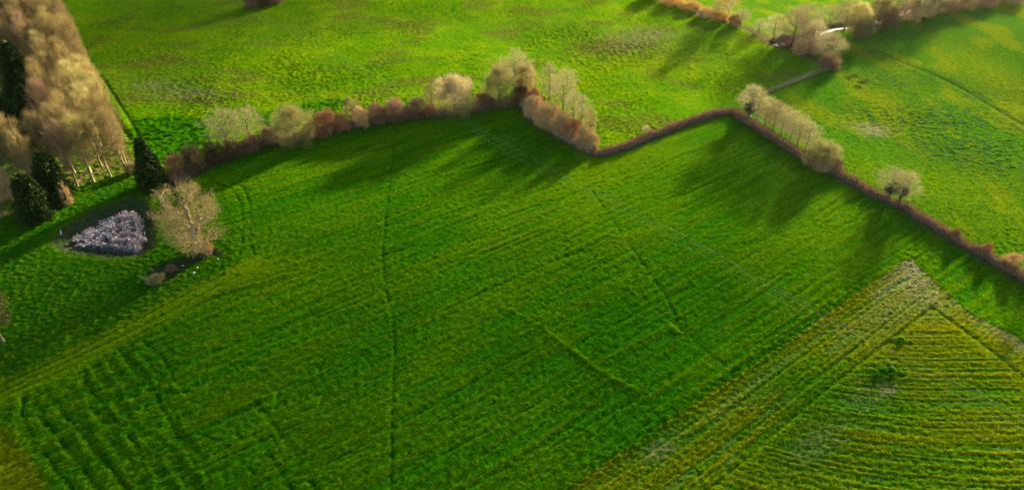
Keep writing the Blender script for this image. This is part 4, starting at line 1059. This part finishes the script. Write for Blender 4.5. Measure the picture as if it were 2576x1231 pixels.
    nt.links.new(gg.outputs['Position'], nz.inputs['Vector']); nt.links.new(nz.outputs['Fac'], cr.inputs[0]); nt.links.new(cr.outputs[0], b.inputs['Base Color'])
    me = make_mesh('ground', np.stack([GX.ravel(), GY.ravel(), hz], 1), None, fq, m, True)
    tag(obj('ground', me), 'open green country stretching to the horizon', 'ground', kind='structure')
build_ground()

# ------------------------------------------------------------------ light
SUN_AZ, SUN_EL = math.radians(55), math.radians(12)      # azimuth counted from +X towards +Y
sd_ = bpy.data.lights.new('sun', 'SUN'); so = bpy.data.objects.new('sun', sd_); COL.objects.link(so)
sd_.energy = 5.0; sd_.angle = math.radians(2.8); sd_.color = (1.0, .88, .62)
from mathutils import Vector
sv = Vector((math.cos(SUN_AZ)*math.cos(SUN_EL), math.sin(SUN_AZ)*math.cos(SUN_EL), math.sin(SUN_EL)))
so.rotation_euler = sv.to_track_quat('Z', 'Y').to_euler(); so.location = sv*200
w = bpy.data.worlds.new('World'); S.world = w; w.use_nodes = True
wn = w.node_tree; bg = wn.nodes['Background']
sky = wn.nodes.new('ShaderNodeTexSky'); sky.sky_type = 'NISHITA'; sky.sun_disc = False
sky.sun_elevation = SUN_EL; sky.sun_rotation = math.radians(90)-SUN_AZ
wn.links.new(sky.outputs[0], bg.inputs[0]); bg.inputs[1].default_value = .05
# unseen puffs added up-sun to darken the near left, near edge and far left
def added_cloud(spots, label, seed, D=900.0):
    import bmesh
    r = np.random.default_rng(seed); bm = bmesh.new(); bmesh.ops.create_icosphere(bm, subdivisions=2, radius=1)
    b = np.array([v.co for v in bm.verts]); bm.verts.index_update(); f = np.array([[v.index for v in q.verts] for q in bm.faces]); bm.free()
    V, F = [], []; n = 0
    for (u, v, rx, ry, ang, cover) in spots:
        g = G(u, v); pr = 7.0; k = int(cover*math.pi*rx*ry/253)
        for _ in range(k):
            q = unit(r.normal(0, 1, 2))*math.sqrt(r.random())*(1+.22*r.normal()); a = math.radians(ang)
            p = np.array([g[0]+q[0]*rx*math.cos(a)-q[1]*ry*math.sin(a), g[1]+q[0]*rx*math.sin(a)+q[1]*ry*math.cos(a), r.normal(0, 2.5)])
            s = pr*r.uniform(.7, 1.3)*np.array([1, 1, .32])
            bb = b*(1+.22*np.sin(3*b[:, [1, 2, 0]]+r.uniform(0, 6))+.12*np.sin(7*b[:, [2, 0, 1]]+r.uniform(0, 6)))
            V.append(bb*s+p+np.array(sv)*D); F.append(f+n); n += len(b)
    cm = bpy.data.materials.get('added_cloud') or plant_mat('added_cloud', (.8,.8,.8), (.8,.8,.8), 0, 1)
    tag(obj('added_cloud', make_mesh('added_cloud', np.vstack(V), np.vstack(F), None, cm, True)), label, 'added_cloud', kind='structure')
added_cloud([(0,1200,64,42,15,1.9),(420,1330,66,34,15,1.6),(1000,1370,60,30,15,1.4),(1560,1400,54,26,15,1.0)], 'unseen white puffs added high up-sun, shading the near left of the fields', 1)
added_cloud([(270,40,84,70,0,1.5),(680,40,50,50,0,.6),(0,690,26,40,0,1.3),(250,730,30,16,20,.7)], 'unseen white puffs added high up-sun, shading the wood side of the meadow', 2)
added_cloud([(2576,1231,32,24,20,.8),(2560,40,40,40,20,.4)], 'unseen thin puffs added high up-sun, shading the near right field', 3)
# thin evening haze lying over the fields
def haze():
    x0, x1, y0, y1, z0, z1 = -6100, 6100, -6100, 6100, -8.0, 92.0
    v = [(x, y, z) for z in (z0, z1) for y in (y0, y1) for x in (x0, x1)]
    q = [(0, 2, 3, 1), (4, 5, 7, 6), (0, 1, 5, 4), (2, 6, 7, 3), (0, 4, 6, 2), (1, 3, 7, 5)]
    m = bpy.data.materials.new('haze_air'); m.use_nodes = True; nt = m.node_tree; nt.nodes.clear()
    out = nt.nodes.new('ShaderNodeOutputMaterial'); pv = nt.nodes.new('ShaderNodeVolumePrincipled')
    pv.inputs['Density'].default_value = .000011; pv.inputs['Color'].default_value = (.95, .93, .86, 1); pv.inputs['Anisotropy'].default_value = .65
    nt.links.new(pv.outputs[0], out.inputs['Volume'])
    tag(obj('haze', make_mesh('haze', v, None, q, m)), 'thin pale evening haze over the fields', 'haze', kind='stuff')
haze()
S.view_settings.view_transform = 'Standard'; S.view_settings.look = 'None'; S.view_settings.gamma = 1.0
S.view_settings.use_curve_mapping = False; S.view_settings.exposure = 2.65
S.cycles.max_bounces = 4; S.cycles.diffuse_bounces = 2; S.cycles.transparent_max_bounces = 4
